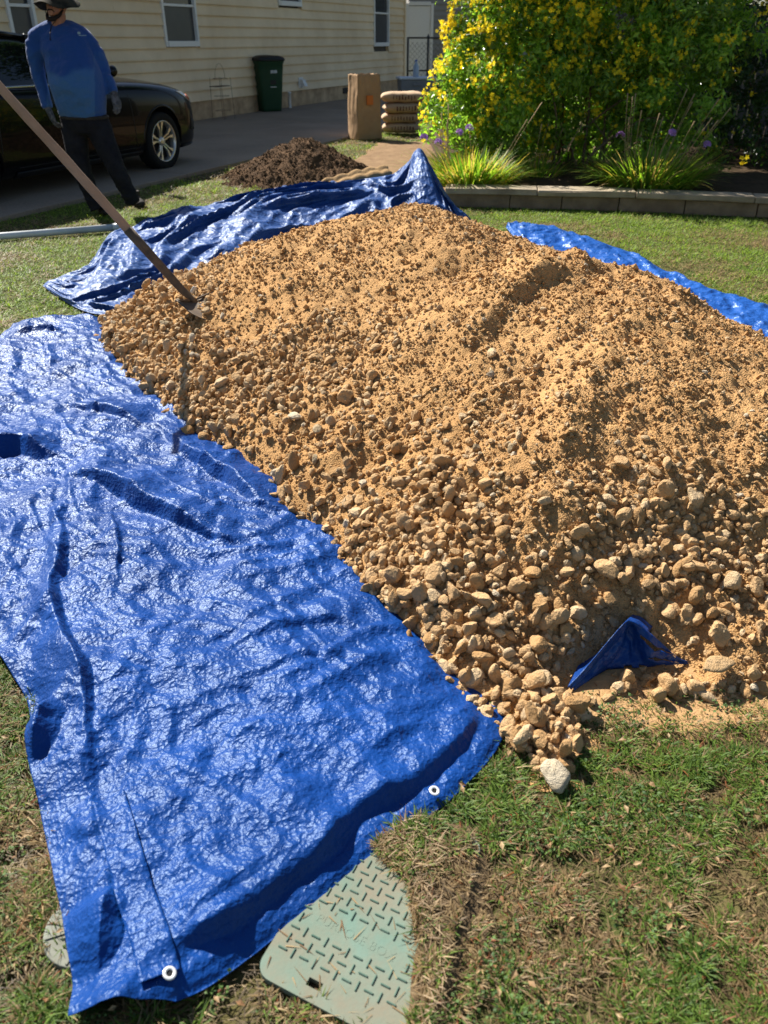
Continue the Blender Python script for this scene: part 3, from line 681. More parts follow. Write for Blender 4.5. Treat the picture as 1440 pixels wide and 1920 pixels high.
# near edges never below the lawn
Zt = np.maximum(Zt, 0.004)
tp = empty('blue_tarp', (-0.6, 1.6, 0)); tag(tp, 'crinkled shiny blue tarp spread along the near side of the gravel heap', 'tarp')
me = npmesh('sheet', np.stack([X.ravel(), Y.ravel(), Zt.ravel()], 1), gridfaces(NV, NU), m_tarp)
o = link('sheet', me); sd_ = o.modifiers.new('t', 'SOLIDIFY'); sd_.thickness = 0.0012; sd_.offset = 0; wpar(o, tp)
TX, TY, TZ = X, Y, Zt
from mathutils import kdtree
sel_ = np.nonzero(TY.ravel() < 1.35)[0]; KD = kdtree.KDTree(len(sel_))
for i_ in sel_: KD.insert((TX.ravel()[i_], TY.ravel()[i_], 0), int(i_))
KD.balance()
def tarp_pt(px, py):
    p = G(px, py, 0.0)
    for _ in range(4):
        i = np.argmin((TX - p[0]) ** 2 + (TY - p[1]) ** 2); z = TZ.ravel()[i]; p = G(px, py, z)
    i = np.argmin((TX - p[0]) ** 2 + (TY - p[1]) ** 2); a, b = np.unravel_index(i, TX.shape); a = min(max(a, 3), NV - 4); b = min(max(b, 3), NU - 4)
    P = lambda a_, b_: Vector((TX[a_, b_], TY[a_, b_], TZ[a_, b_]))
    n = (P(a, b + 3) - P(a, b - 3)).cross(P(a + 3, b) - P(a - 3, b)).normalized()
    if n.z < 0: n = -n
    return Vector((p[0], p[1], z)), n
# doubled hem band of the corner, lapped over the sheet with a raised edge
def band(name, pts, w, m, lift=0.004, n=120, k=10):
    A = catmull(np.array([G(x, y, 0.03)[:2] for x, y in pts]), n); T = np.gradient(A, axis=0); T /= np.linalg.norm(T, axis=1)[:, None]; Nn = np.stack([-T[:, 1], T[:, 0]], 1)
    s = np.linspace(-0.5, 0.5, k); Q = A[:, None] + Nn[:, None] * (s[None, :, None] * w)
    V = np.zeros((n, k, 3))
    for i in range(n):
        for j in range(k):
            x, y = Q[i, j]; co_, ii, _d = KD.find((x, y, 0)); V[i, j] = (x, y, TZ.ravel()[ii] + lift)
    V[:, :, 2] = blur(V[:, :, 2], 2) + 0.003
    for _ in range(1): V[1:-1, :, 2] = (V[:-2, :, 2] + 2 * V[1:-1, :, 2] + V[2:, :, 2]) / 4 + 0.0004
    o = link(name, npmesh(name, V.reshape(-1, 3), gridfaces(n, k), m)); s_ = o.modifiers.new('t', 'SOLIDIFY'); s_.thickness = 0.0016; s_.offset = 0; wpar(o, tp); return o
band('hem_band', [(205, 1500), (228, 1580), (255, 1680), (285, 1770), (305, 1845)], 0.066, m_tarp, 0.006, 110, 12)
for (px, py) in ((812, 1489), (315, 1832)):
    p, n = tarp_pt(px, py); gq = n.to_track_quat('Z', 'Y')
    bm = bmesh.new()
    for i in range(28):
        for j in range(8):
            a = 2 * math.pi * i / 28; b = 2 * math.pi * j / 8
            bm.verts.new(((0.0086 + 0.0032 * math.cos(b)) * math.cos(a), (0.0086 + 0.0032 * math.cos(b)) * math.sin(a), 0.0016 * math.sin(b)))
    bm.verts.ensure_lookup_table()
    for i in range(28):
        for j in range(8): bm.faces.new([bm.verts[i * 8 + j], bm.verts[((i + 1) % 28) * 8 + j], bm.verts[((i + 1) % 28) * 8 + (j + 1) % 8], bm.verts[i * 8 + (j + 1) % 8]])
    o = bm_obj('grommet', bm, m_grom, None, True); o.location = p + n * 0.014; o.rotation_mode = 'QUATERNION'; o.rotation_quaternion = gq; wpar(o, tp)
    bm = bmesh.new(); bmesh.ops.create_circle(bm, cap_ends=True, segments=20, radius=0.0065); h = bm_obj('eyelet_hole', bm, m_black, None); h.location = p + n * 0.0132; h.rotation_mode = 'QUATERNION'; h.rotation_quaternion = gq; wpar(h, tp)

# ---- the tarp heaped up behind the gravel, pulled to a peak at its right end
def st(front, crest, back): return [np.array([*front, 0.006]), AT(*crest), np.array([*back, 0.004])]
tip = G(80, 535, 0.01)
ST = [[tip, tip + [0.03, 0.05, 0.012], tip + [0.03, 0.12, 0.0]],
      st(G(130, 572)[:2], (128, 527, 5.18), G(135, 517)[:2]),
      st(G(175, 590)[:2], (172, 512, 5.30), G(160, 508)[:2] + [0, .08]),
      st((-1.50, 4.50), (208, 468, 5.75), (-2.20, 6.25)), st((-1.36, 4.72), (240, 446, 6.05), (-2.15, 6.6)),
      st((-1.25, 4.92), (285, 427, 6.3), (-1.98, 6.85)), st((-1.05, 5.25), (350, 404, 6.5), (-1.7, 7.1)), st((-0.85, 5.5), (420, 386, 6.7), (-1.42, 7.3)),
      st((-0.6, 5.8), (510, 366, 6.9), (-1.0, 7.5)), st((-0.35, 6.0), (600, 352, 7.0), (-0.65, 7.6)), st((-0.1, 6.1), (680, 347, 7.08), (-0.25, 7.65)), st((0.08, 6.12), (732, 335, 7.12), (0.05, 7.65)),
      st((0.20, 6.12), (764, 308, 7.18), (0.25, 7.62)), st((0.27, 6.14), (776, 287, 7.2), (0.36, 7.6)), st((0.33, 6.16), (787, 281, 7.2), (0.45, 7.6)), st((0.43, 6.2), (797, 303, 7.12), (0.52, 7.55)), st((0.55, 6.25), (815, 345, 7.0), (0.62, 7.4)), st((0.72, 6.3), (836, 395, 6.85), (0.74, 7.2)), st((0.80, 6.35), (844, 410, 6.7), (0.80, 6.95))]
ST = np.array(ST); NA, NBk = 320, 110
SS = catmull(ST, NA); SS[..., 2] = np.maximum(SS[..., 2], 0.004)
v = np.linspace(0, 1, NBk); P = np.zeros((NA, NBk, 3)); fr, cr, bk = SS[:, 0], SS[:, 1], SS[:, 2]
aa = np.clip(v / 0.62, 0, 1); bb = np.clip((v - 0.62) / 0.38, 0, 1)
base = fr[:, None] + (cr - fr)[:, None] * aa[None, :, None]; base = base + (bk - cr)[:, None] * bb[None, :, None]
hz = cr[:, 2:3]; zprof = np.where(v < 0.62, np.sin(aa * math.pi / 2) ** 1.15, np.cos(bb * math.pi / 2) ** 0.9)
P[..., :2] = base[..., :2]; P[..., 2] = hz * zprof[None] + 0.006
ua = np.linspace(0, 1, NA)[:, None] * np.ones((1, NBk)); va = np.ones((NA, 1)) * v[None]
fade = sstep(0, 0.06, ua) * sstep(1.0, 0.97, ua) * sstep(0, 0.1, va) * sstep(1, 0.9, va)
peak = np.exp(-((ua - 0.77) / 0.13) ** 2)
w1 = fbm(ua * 6, va * 3, 2, 511)
hor = ridged(ua * 4.2 + va * 1.0 + w1 * 0.7, va * 4.2 - ua * 6 + w1 * 1.3, 521); hor2 = ridged(ua * 13 + w1 * 2, va * 5 - ua * 11, 522)
rad_ = ridged((ua - 0.775) / (0.10 + 0.55 * np.clip(1 - va / 0.62, 0.0, 1)) * 1.6 + 0.5, va * 0.9, 523)
amp = fade * np.minimum(hz * 0.42 + 0.03, 0.11)
disp = amp * ((1 - peak) * (0.95 * np.clip(hor, 0, 1) ** 1.8 + 0.22 * np.clip(hor2, 0, 1) ** 2.0) + peak * (0.8 * np.clip(rad_, 0, 1) ** 1.6 * sstep(1.0, 0.7, va / 0.62 * 0.9)))
P[..., 1] -= disp * 1.0 * (va < 0.75); P[..., 2] += disp * 0.55 * (1 - peak * 0.8)
P[..., 2] += fade * 0.004 * pn(ua * 60, va * 40, 531)
bt_ = link('heaped_tarp', npmesh('heaped_tarp', P.reshape(-1, 3), gridfaces(NA, NBk)[:, ::-1], m_tarp2)); s_ = bt_.modifiers.new('t', 'SOLIDIFY'); s_.thickness = 0.0015
tag(bt_, 'dusty dark blue tarp bunched up behind the gravel, pulled to a peak', 'tarp')

# ---- strip of tarp along the far side of the heap
rr = [((948, 428), (985, 424)), ((985, 470), (1045, 432)), ((1030, 500), (1100, 448)), ((1130, 540), (1180, 476)), ((1240, 580), (1255, 514)), ((1340, 625), (1330, 545)), ((1440, 670), (1400, 566)), ((1560, 740), (1500, 600)), ((1700, 830), (1620, 650))]
Kr = catmull(np.array([[G(*a)[:2], G(*b)[:2]] for a, b in rr]), 240); ur = np.linspace(0, 1, 60)
XY = Kr[:, None, 0] * (1 - ur)[None, :, None] + Kr[:, None, 1] * ur[None, :, None]; X, Y = XY[..., 0], XY[..., 1]
e = sstep(0, 0.12, ur)[None] * sstep(1, 0.8, ur)[None]; vv = np.linspace(0, 1, 240)[:, None]
Zr = 0.01 + e * (0.016 * np.clip(ridged(vv * 7 + 0 * X, ur[None] * 2.2 + vv * 5, 601), 0, 1) ** 1.5 + 0.02 * (1 + fbm(X * 5, Y * 5, 3, 602)) + 0.012 * np.clip(ridged(X * 9, Y * 9, 603), 0, 1)) + 0.03 * np.exp(-((ur[None] - 0.93) / 0.06) ** 2) * np.clip(0.5 + fbm(vv * 14 + 0 * X, vv * 0 + 0 * X, 2, 604), 0, 1)
o = link('tarp_strip', npmesh('tarp_strip', np.stack([X.ravel(), Y.ravel(), Zr.ravel()], 1), gridfaces(240, 60), m_tarp3)); s_ = o.modifiers.new('t', 'SOLIDIFY'); s_.thickness = 0.0015
tag(o, 'bright blue tarp border between the gravel heap and the green lawn', 'tarp')

# ---- torn scrap of tarp sticking out of the near end of the heap
def TP(px, py, z): return G(px, py, z)
A = TP(1182, 1164, .125)
ridge_ = catmull(np.array([TP(1064, 1288, .022), TP(1096, 1254, .050), TP(1138, 1204, .100), TP(1170, 1168, .130), A, TP(1200, 1172, .118), TP(1236, 1202, .075), TP(1268, 1230, .035), TP(1296, 1244, .010)]), 90)
base_ = catmull(np.array([TP(1078, 1294, .010), TP(1104, 1276, .010), TP(1142, 1256, .012), TP(1176, 1253, .014), TP(1196, 1252, .014), TP(1216, 1250, .014), TP(1244, 1247, .014), TP(1272, 1246, .012), TP(1297, 1246, .006)]), 90)
vq = np.linspace(0, 1, 26); uq = np.linspace(0, 1, 90)
Gd = ridge_[:, None] * (1 - vq)[None, :, None] + base_[:, None] * vq[None, :, None]
sag = np.sin(math.pi * vq)[None] * (0.030 * np.exp(-((uq - 0.45) / 0.16) ** 2) - 0.022 * np.exp(-((uq - 0.66) / 0.08) ** 2))[:, None]
Gd[..., 1] += sag; Gd[..., 2] += 0.006 * pn(uq[:, None] * 14 + vq[None] * 2, vq[None] * 5 + uq[:, None] * 3, 71) * np.sin(math.pi * vq)[None]
Gd[..., 1] += 0.010 * pn(uq[:, None] * 9, vq[None] * 3 + uq[:, None] * 6, 72) * np.sin(math.pi * vq)[None]
Fq = gridfaces(90, 26); ii, jj = np.meshgrid(np.arange(89), np.arange(25), indexing='ij'); ii = ii.ravel() / 89; jj = jj.ravel() / 25
hole = ((np.abs(ii - .73) < .15) & (np.abs(jj - .30 - (ii - .73) * .3) < .085 * (1 - ((ii - .73) / .15) ** 2))) | ((np.abs(ii - .75) < .12) & (np.abs(jj - .68) < .07 * (1 - ((ii - .75) / .12) ** 2))) | ((jj > .93) & (np.sin(ii * 37) > .2))
e_ = empty('torn_tarp_scrap', (A[0], A[1] - .1, 0)); tag(e_, 'torn flap of blue tarp poking out of the gravel near the grass', 'tarp scrap')
m_tarp4 = mat('torn_tarp', (0.004, 0.034, 0.17), 0.38, 0.4, tint=(0.6, 0.82, 1.0), bumps=(('crumple', 28, 0.5, 0.012), ('crumple', 80, .5, .004)))
o = link('flap', npmesh('flap', Gd.reshape(-1, 3), Fq[~hole], m_tarp4)); s_ = o.modifiers.new('t', 'SOLIDIFY'); s_.thickness = 0.0016; wpar(o, e_)
back_ = ridge_ + np.array([0.05, 0.09, 0]); back_[:, 2] = np.maximum(ridge_[:, 2] - 0.05, 0.02)
B_ = ridge_[:, None] * (1 - np.linspace(0, 1, 10))[None, :, None] + back_[:, None] * np.linspace(0, 1, 10)[None, :, None]
o = link('flap_back', npmesh('flap_back', B_[:62].reshape(-1, 3), gridfaces(62, 10), m_tarp4)); s_ = o.modifiers.new('t', 'SOLIDIFY'); s_.thickness = 0.0016; wpar(o, e_)

# ---- tan cloth roll behind the heaped tarp
pr = [AT(560, 352, 7.35), AT(600, 345, 7.38), AT(645, 336, 7.42), AT(690, 327, 7.45), AT(729, 322, 7.48)]
pp = catmull(np.array(pr), 60); V = []
m_tan = mat('tan_cloth', (0.34, 0.215, 0.095), 0.9, 0.15, var=(14, (0.24, 0.15, 0.07), 0.4), bumps=(('noise', 40, 0.6, 0.01), ('noise', 160, 0.4, 0.004)))
lf = []
for dz, dy, r0 in ((0, 0, 1.0), (-0.035, -0.07, 1.05), (-0.10, 0.02, 1.2)):
    rr_ = [(0.015 + 0.038 * min(1, t * 1.6)) * r0 * (1 + 0.18 * float(pn(np.array(t * 9.0), np.array(dz * 50), 5))) for t in np.linspace(0, 1, 60)]
    lf.append(loft([Vector(q) + Vector((0, dy, dz + 0.01 * math.sin(7 * k / 60 * 6.28 + dy * 30))) for k, q in enumerate(pp)], rr_, 18))
o = remesh_obj('tan_cloth_roll', lf, 0.012, m_tan, None, 3); tag(o, 'rolled tan cloth lying along the top of the bunched blue tarp', 'cloth roll')
# ================================================================ shovel standing in the heap
m_wood = mat('worn_ash_handle', (0.40, 0.28, 0.19), 0.8, 0.2, var=(9, (0.30, 0.195, 0.125), 0.35), bumps=(('noise', 40, 0.4, 0.004, (6, 6, 0.6)),))
m_steel2 = mat('dirty_steel', (0.06, 0.052, 0.045), 0.7, 0.3, metal=0.1, var=(14, (0.17, 0.115, 0.065), 0.5), bumps=(('noise', 90, 0.3, 0.002),))
zB = float(surf(np.array([-1.03]), np.array([4.05]))[0])
def hit_pile(px, py):
    lo = None
    for z in np.arange(0.9, -0.02, -0.004):
        q = G(px, py, z)
        if surf(q[:1], q[1:2])[0] >= z: return q
    return G(px, py, 0)
Bq = hit_pile(362, 572)
n_ = np.cross(_ray(355, 560), _ray(0, 165)); Cc = np.array([0, 0, CAM_H]); Sp = G(328, 850, .05); D_ = np.array(sdir)
Tq = Sp + D_ * (n_ @ (Cc - Sp)) / (n_ @ D_)
sh = empty('shovel', tuple(Bq)); tag(sh, 'long wooden handled shovel stuck in the left end of the gravel heap', 'shovel')
Bv = Vector(Bq) + Vector((-0.01, 0.0, 0.03)); Tv = Vector(Tq); ax = (Tv - Bv).normalized(); Ls = (Tv - Bv).length
Js = Bv + ax * 0.40
side = ax.cross(Vector((0, 0, 1))).normalized()
pts = [Js - ax * 0.02 + ax * (Ls - 0.38) * t + side * (0.010 * math.sin(t * 3.1) + 0.0015 * math.sin(t * 17)) for t in np.linspace(0, 1, 24)]
rr_ = [0.0205 + 0.0012 * math.sin(t * 5) + 0.0006 * math.sin(t * 31) + (0.004 * max(0, (t - 0.93) / 0.07)) for t in np.linspace(0, 1, 24)]; rr_[-1] = 0.016
V, Fc = loft(pts, rr_, 16); wpar(pyobj('handle', V, Fc, m_wood), sh)
dn = Vector((0.5, 0.15, -1.0)).normalized()
pts = [Bv + Vector((0.03, 0.0, -0.02)), Bv + Vector((0.008, 0, 0.0)), Bv + ax * 0.05, Bv + ax * 0.14, Bv + ax * 0.30, Bv + ax * 0.415]
V, Fc = loft(pts, [(.016, .012), (.017, .014), .0185, .020, .0225, .0235], 16); wpar(pyobj('socket', V, Fc, m_steel2), sh)
tube('rivet', [tuple(Vector(Js) + side * 0.022), tuple(Vector(Js) + side * 0.027)], .005, m_grom, None, 8)
wpar(bpy.data.objects['rivet'], sh)
# rounded blade digging in towards the right
q0 = Vector(Bq); fw = (Vector(hit_pile(425, 592)) - q0); fw.z = -0.10; fw.normalize(); sd2 = fw.cross(Vector((0, 0, 1))).normalized(); up2 = sd2.cross(fw)
V = []; NUb, NVb = 15, 11
for i in range(NUb):
    t = i / (NUb - 1); w = 0.105 * (1 - max(0, (t - 0.45) / 0.55) ** 2.2) * (0.92 + .08 * min(1, t * 6))
    for j in range(NVb):
        s = -1 + 2 * j / (NVb - 1); p = q0 + fw * (t * 0.27 - 0.005) + sd2 * (s * w) + up2 * (0.034 * s * s + 0.016 + 0.014 * math.sin(t * 3)); V.append(p)
Fc = [tuple(int(k) for k in f) for f in gridfaces(NUb, NVb)]
o = pyobj('blade', V, Fc, m_steel2); s_ = o.modifiers.new('t', 'SOLIDIFY'); s_.thickness = 0.003; wpar(o, sh)
for s in (-1, 1):
    a_ = q0 + sd2 * (s * 0.02) + up2 * 0.03; b_ = q0 + sd2 * (s * 0.10) + up2 * 0.047
    wpar(tube('foot_step', [tuple(a_), tuple(b_)], .006, m_steel2, None, 8), sh)

# stones that lie apart
lone_stone(314, 776, .032, 'single brown stone lying on the blue tarp just left of the heap', (0.40, 0.23, 0.10), .02, 1, rz=.5)
lone_stone(352, 810, .040, 'single tan stone on the tarp edge below the shovel shadow', (0.46, 0.28, 0.12), .02, 2, rz=1.5)
lone_stone(1040, 1456, .036, 'pale grey angular stone farthest out on the grass below the gravel spill', (0.55, 0.48, 0.36), .005, 3, rz=.3)
lone_stone(1346, 1248, .030, 'rounded tan stone on dark damp sand right of the torn blue flap', (0.50, 0.34, 0.18), .05, 4, (1.3, .9, .8), .2)
lone_stone(1256, 1284, .030, 'tan stone standing on the sandy spill under the torn blue flap', (0.52, 0.33, 0.16), .02, 5, (1, .9, 1), 2.2)
lone_stone(1232, 1302, .026, 'upright tan stone at the sandy edge of the grass', (0.54, 0.36, 0.18), .015, 6, (.8, .8, 1.1), .9)
lone_stone(362, 545, .024, 'chalk white stone resting against the shovel blade', (0.72, 0.70, 0.64), float(Bq[2]) + .03, 7, (.8, .6, 1.1), .9)
# ================================================================ valve box lids in the near grass
m_lid = mat('green_lid', (0.11, 0.185, 0.145), 0.85, 0.2, var=(9, (0.15, 0.215, 0.17), 0.4), var2=(7, (0.19, 0.165, 0.115), 0.6), bumps=(('noise', 120, 0.3, 0.002),))
m_lidbar = mat('green_lid_tread', (0.06, 0.115, 0.088), 0.85, 0.2, var=(30, (0.10, 0.15, 0.115), 0.4))
lu = Vector((0.899, -0.438, 0)); lv = Vector((0.438, 0.899, 0)); la = math.atan2(lu.y, lu.x)
lid = empty('valve_box_lid', (-0.228, 0.742, -0.006), la); tag(lid, 'pale green tread plate valve box lid set in the grass beside the tarp', 'lid')
LW, LH = 0.275, 0.42
# plate with a real slot: outline minus slot, built from strips
bm = bmesh.new(); SX0, SX1, SY0, SY1 = 0.093, 0.120, 0.022, 0.036
xsL = [0, 0.035, SX0, SX1, LW - 0.035, LW]; ysL = [0, SY0, SY1, 0.06, LH - 0.035, LH]
ck = 0.03
def lidpt(x, y):
    # rounded corners
    for cx_, cy_ in ((ck, ck), (LW - ck, ck), (ck, LH - ck), (LW - ck, LH - ck)):
        if (x < ck or x > LW - ck) and (y < ck or y > LH - ck):
            pass
    return (x, y, 0)
gx = np.unique(np.round(np.concatenate([np.linspace(0, LW, 32), [SX0, SX1]]), 5)); gy = np.unique(np.round(np.concatenate([np.linspace(0, LH, 46), [SY0, SY1]]), 5))
vid = {}
def gv(i, j):
    if (i, j) not in vid:
        x, y = gx[i], gy[j]
        for cx_, cy_ in ((ck, ck), (LW - ck, ck), (ck, LH - ck), (LW - ck, LH - ck)):
            ox, oy = x - cx_, y - cy_
            if ox * (cx_ - LW / 2) > 0 and oy * (cy_ - LH / 2) > 0:
                m_ = max(abs(ox), abs(oy)); l_ = math.hypot(ox, oy)
                if l_ > 1e-9: ox, oy = ox * m_ / l_, oy * m_ / l_
                x, y = cx_ + ox, cy_ + oy
        vid[(i, j)] = bm.verts.new((x, y, 0))
    return vid[(i, j)]
for i in range(len(gx) - 1):
    for j in range(len(gy) - 1):
        mx_, my_ = (gx[i] + gx[i + 1]) / 2, (gy[j] + gy[j + 1]) / 2
        if SX0 < mx_ < SX1 and SY0 < my_ < SY1: continue
        bm.faces.new([gv(i, j), gv(i + 1, j), gv(i + 1, j + 1), gv(i, j + 1)])
r_ = bmesh.ops.extrude_face_region(bm, geom=list(bm.faces)); bmesh.ops.translate(bm, vec=(0, 0, 0.016), verts=[v for v in r_['geom'] if isinstance(v, bmesh.types.BMVert)])
bmesh.ops.recalc_face_normals(bm, faces=bm.faces)
o = bm_obj('plate', bm, m_lid, lid); o.location.z = 0.0
box('slot_floor', ((SX0 + SX1) / 2, (SY0 + SY1) / 2, 0.0015), (SX1 - SX0 - .001, SY1 - SY0 - .001, 0.002), m_bed, lid)
bm = bmesh.new(); b_box(bm, (0, 0, 0), (0.0036, 0.0185, 0.0032)); bmesh.ops.bevel(bm, geom=list(bm.edges), offset=0.0012, segments=1, affect='EDGES')
tm = bpy.data.meshes.new('tread_bar'); bm.to_mesh(tm); bm.free(); tm.materials.append(m_lidbar)
pitch = 0.0215
for i in range(13):
    for j in range(19):
        x, y = 0.024 + i * pitch, 0.058 + j * pitch
        if x > LW - 0.02 or y > LH - .02: continue
        if 0.12 < y < 0.16 and 0.04 < x < 0.23: continue
        o = link('tread_bar', tm, lid); o.location = (x, y, 0.0170); o.rotation_euler = (0, 0, 0 if (i + j) % 2 else R(90))
cu = bpy.data.curves.new('lettering', 'FONT'); cu.body = 'PURPOSE BOX'; cu.size = 0.024; cu.extrude = 0.00015; cu.space_character = 1.05
to = bpy.data.objects.new('tmp_text', cu); COL.objects.link(to); dg = bpy.context.evaluated_depsgraph_get(); tme = bpy.data.meshes.new_from_object(to.evaluated_get(dg)); bpy.data.objects.remove(to)
tme.materials.append(m_lid); o = link('lettering', tme, lid); o.location = (0.05, 0.128, 0.0163); o.rotation_euler = (0, 0, R(-2))
# the older round lid half under the tarp
m_lid2 = mat('grey_lid', (0.24, 0.25, 0.21), 0.85, 0.2, var=(14, (0.15, 0.15, 0.115), 0.4), bumps=(('noise', 60, 0.4, 0.004),))
p = G(118, 1745); l2 = empty('round_valve_lid', (p[0] + .045, p[1], -0.003)); tag(l2, 'weathered grey round lid half hidden under the left border of the tarp', 'lid')
bm = bmesh.new(); bmesh.ops.create_cone(bm, segments=40, radius1=.076, radius2=.074, depth=.016, cap_ends=True); bm_obj('plate', bm, m_lid2, l2, bevel=.002).location = (0, 0, .008)
for a in (20, 80, 140):
    box('rib', (0, 0, 0.0172), (0.14, 0.004, 0.003), m_lid2, l2, rot=Matrix.Rotation(R(a), 3, 'Z'))

# ================================================================ heap of dark soil
m_dsoil = mat('dark_soil', (0.075, 0.045, 0.024), 0.97, 0.1, attr=True, bumps=(('noise', 40, 0.9, 0.02), ('noise', 150, 0.8, 0.006)))
sp = empty('soil_heap', (-0.95, 9.75, 0)); tag(sp, 'small heap of dark brown garden soil near the driveway', 'soil heap')
gx_, gy_ = np.meshgrid(np.linspace(-2.15, 0.15, 150), np.linspace(8.35, 11.2, 150), indexing='ij')
def soilh(X, Y):
    a = (X + 0.93) * 0.9 + (Y - 9.75) * 0.12; b = (Y - 9.8)
    r = np.hypot(a / 0.86, b / 1.0) + 0.09 * fbm(X * 2.5, Y * 2.5, 3, 701)
    return 0.50 * np.clip(1 - r, -0.05, 1) ** 1.0 * 0.9 + 0.025 * fbm(X * 9, Y * 9, 3, 702) * (r < 1) + 0.012 * fbm(X * 26, Y * 26, 2, 703) * (r < 1), r
with np.errstate(invalid='ignore'): zs_, r_s = soilh(gx_, gy_)
zs_ = np.where(np.isnan(zs_), -0.05, zs_); zs_ = np.where(r_s > 1, -0.02, zs_)
cs = np.array([0.085, 0.05, 0.026]) * (0.75 + 0.6 * np.clip(0.5 + fbm(gx_ * 8, gy_ * 8, 3, 705), 0, 1))[..., None]
Fq = gridfaces(150, 150); kp = (r_s.ravel()[Fq] < 1.02).any(1)
wpar(link('mound', npmesh('mound', np.stack([gx_.ravel(), gy_.ravel(), zs_.ravel()], 1), Fq[kp], m_dsoil, True, cs.reshape(-1, 3))), sp)
n = 20000; x = rng.uniform(-2.1, 0.1, n); y = rng.uniform(8.4, 11.1, n); z, r__ = soilh(x, y); k = (r__ < 1.03) & ~np.isnan(z); x, y, z = x[k], y[k], z[k]; n = len(x)
rr_ = np.clip(np.exp(rng.normal(math.log(.0048), .5, n)), .003, .015); cc = np.array([0.09, 0.054, 0.028]) * rng.uniform(.4, 2.0, n)[:, None]
o = wpar(link('soil_crumbs', scatter_mesh('soil_crumbs', SV1, OC0[1], np.stack([x, y, np.maximum(z, 0) + rr_ * .4], 1), rr_, rand_rot(rng, n), cc, m_dsoil)), sp); o['kind'] = 'stuff'

# ================================================================ pipe on the lawn
m_pvc = mat('white_pipe', (0.62, 0.64, 0.63), 0.35, 0.5, var=(3, (0.42, 0.44, 0.42), 0.4))
a_ = G(-160, 453, .03); b_ = G(0, 443, .03); c_ = G(232, 425, .03)
pe = empty('plastic_pipe', tuple(b_)); tag(pe, 'long pale plastic pipe lying on the lawn at the left', 'pipe')
V, Fc = loft([tuple(a_), tuple(b_), tuple(c_)], [.028] * 3, 20, cap=False); o = pyobj('pipe_wall', V, Fc, m_pvc); s_ = o.modifiers.new('t', 'SOLIDIFY'); s_.thickness = .004; wpar(o, pe)
dv = (Vector(c_) - Vector(b_)).normalized(); V, Fc = loft([Vector(c_) - dv * .09, Vector(c_) - dv * .004], [.033] * 2, 20, cap=False); o = pyobj('pipe_collar', V, Fc, m_pvc); s_ = o.modifiers.new('t', 'SOLIDIFY'); s_.thickness = .004; wpar(o, pe)

# ================================================================ wheeled bin
m_bin = mat('green_bin', (0.006, 0.042, 0.016), 0.5, 0.4, var=(6, (0.009, 0.05, 0.02), 0.3))
m_lidb = mat('black_bin_lid', (0.010, 0.011, 0.010), 0.5, 0.4, var=(10, (0.018, 0.018, 0.017), 0.3))
pB = (G(475, 211) + G(528, 211)) / 2
bn = empty('wheeled_bin', (pB[0] + .02, pB[1] + .1, 0.03), R(28)); tag(bn, 'dark green wheeled refuse bin with black lid against the tan siding', 'bin')
# local: front face towards -y
secs = [(0.0, .225, .25), (0.05, .235, .26), (0.75, .285, .33), (0.90, .30, .345), (0.93, .315, .36), (0.96, .315, .36)]
V = []; nn = 32
for z, hx, hy in secs:
    for k in range(nn):
        t = 2 * math.pi * k / nn; ct, st_ = math.cos(t), math.sin(t); e = 2 / 7.0
        V.append((math.copysign(abs(ct) ** e, ct) * hx, math.copysign(abs(st_) ** e, st_) * hy, z))
Fc = [(i * nn + k, i * nn + (k + 1) % nn, (i + 1) * nn + (k + 1) % nn, (i + 1) * nn + k) for i in range(len(secs) - 1) for k in range(nn)] + [tuple(range(nn))[::-1], tuple((len(secs) - 1) * nn + k for k in range(nn))]
pyobj('body', V, Fc, m_bin, bn)
V = []; secs = [(.955, .33, .385), (.985, .335, .39), (1.02, .31, .36), (1.05, .22, .27), (1.058, .05, .08)]
for z, hx, hy in secs:
    for k in range(nn):
        t = 2 * math.pi * k / nn; ct, st_ = math.cos(t), math.sin(t); e = 2 / 6.0
        V.append((math.copysign(abs(ct) ** e, ct) * hx, math.copysign(abs(st_) ** e, st_) * hy - .02, z))
Fc = [(i * nn + k, i * nn + (k + 1) % nn, (i + 1) * nn + (k + 1) % nn, (i + 1) * nn + k) for i in range(len(secs) - 1) for k in range(nn)] + [tuple(range(nn))[::-1], tuple((len(secs) - 1) * nn + k for k in range(nn))]
ld = pyobj('lid', V, Fc, m_lidb, bn)
box('lid_lip', (0, -.40, .972), (.36, .05, .03), m_lidb, bn, bevel=.008)
tube('handle', [(-.22, .42, .98), (.22, .42, .98)], .016, m_lidb, bn)
for s in (-1, 1):
    w = empty('wheel', (s * .27, .27, .12)); w.parent = bn
    V, Fc = loft([(-.03, 0, 0), (.03, 0, 0)], [.125] * 2, 24); pyobj('tyre', V, Fc, m_black, w, smooth=False); V, Fc = loft([(-.035, 0, 0), (.035, 0, 0)], [.05] * 2, 16); pyobj('rim', V, Fc, m_lidb, w, smooth=False)
m_print = mat('white_print', (0.62, 0.64, 0.62), 0.6)
for z, w_ in ((.755, .15), (.47, .13)):
    q = .245 + (z / .75) * .07 + .02
    if z > .7:
        for k, xw in enumerate((-.055, -.02, .02, .055)): box('stencil_mark', (xw + .04, -(.262 + .083 * (z - .05) / .70) + .0, z + .004 * (k % 2)), (.026, .03, .055), m_print, bn)
    else: box('stencil_mark', (.03, -(.262 + .068 * z / .75) + .008, z), (w_, .03, .014), m_print, bn)
box('recess', (.03, -.2995, .60), (.13, .03, .17), m_lidb, bn)
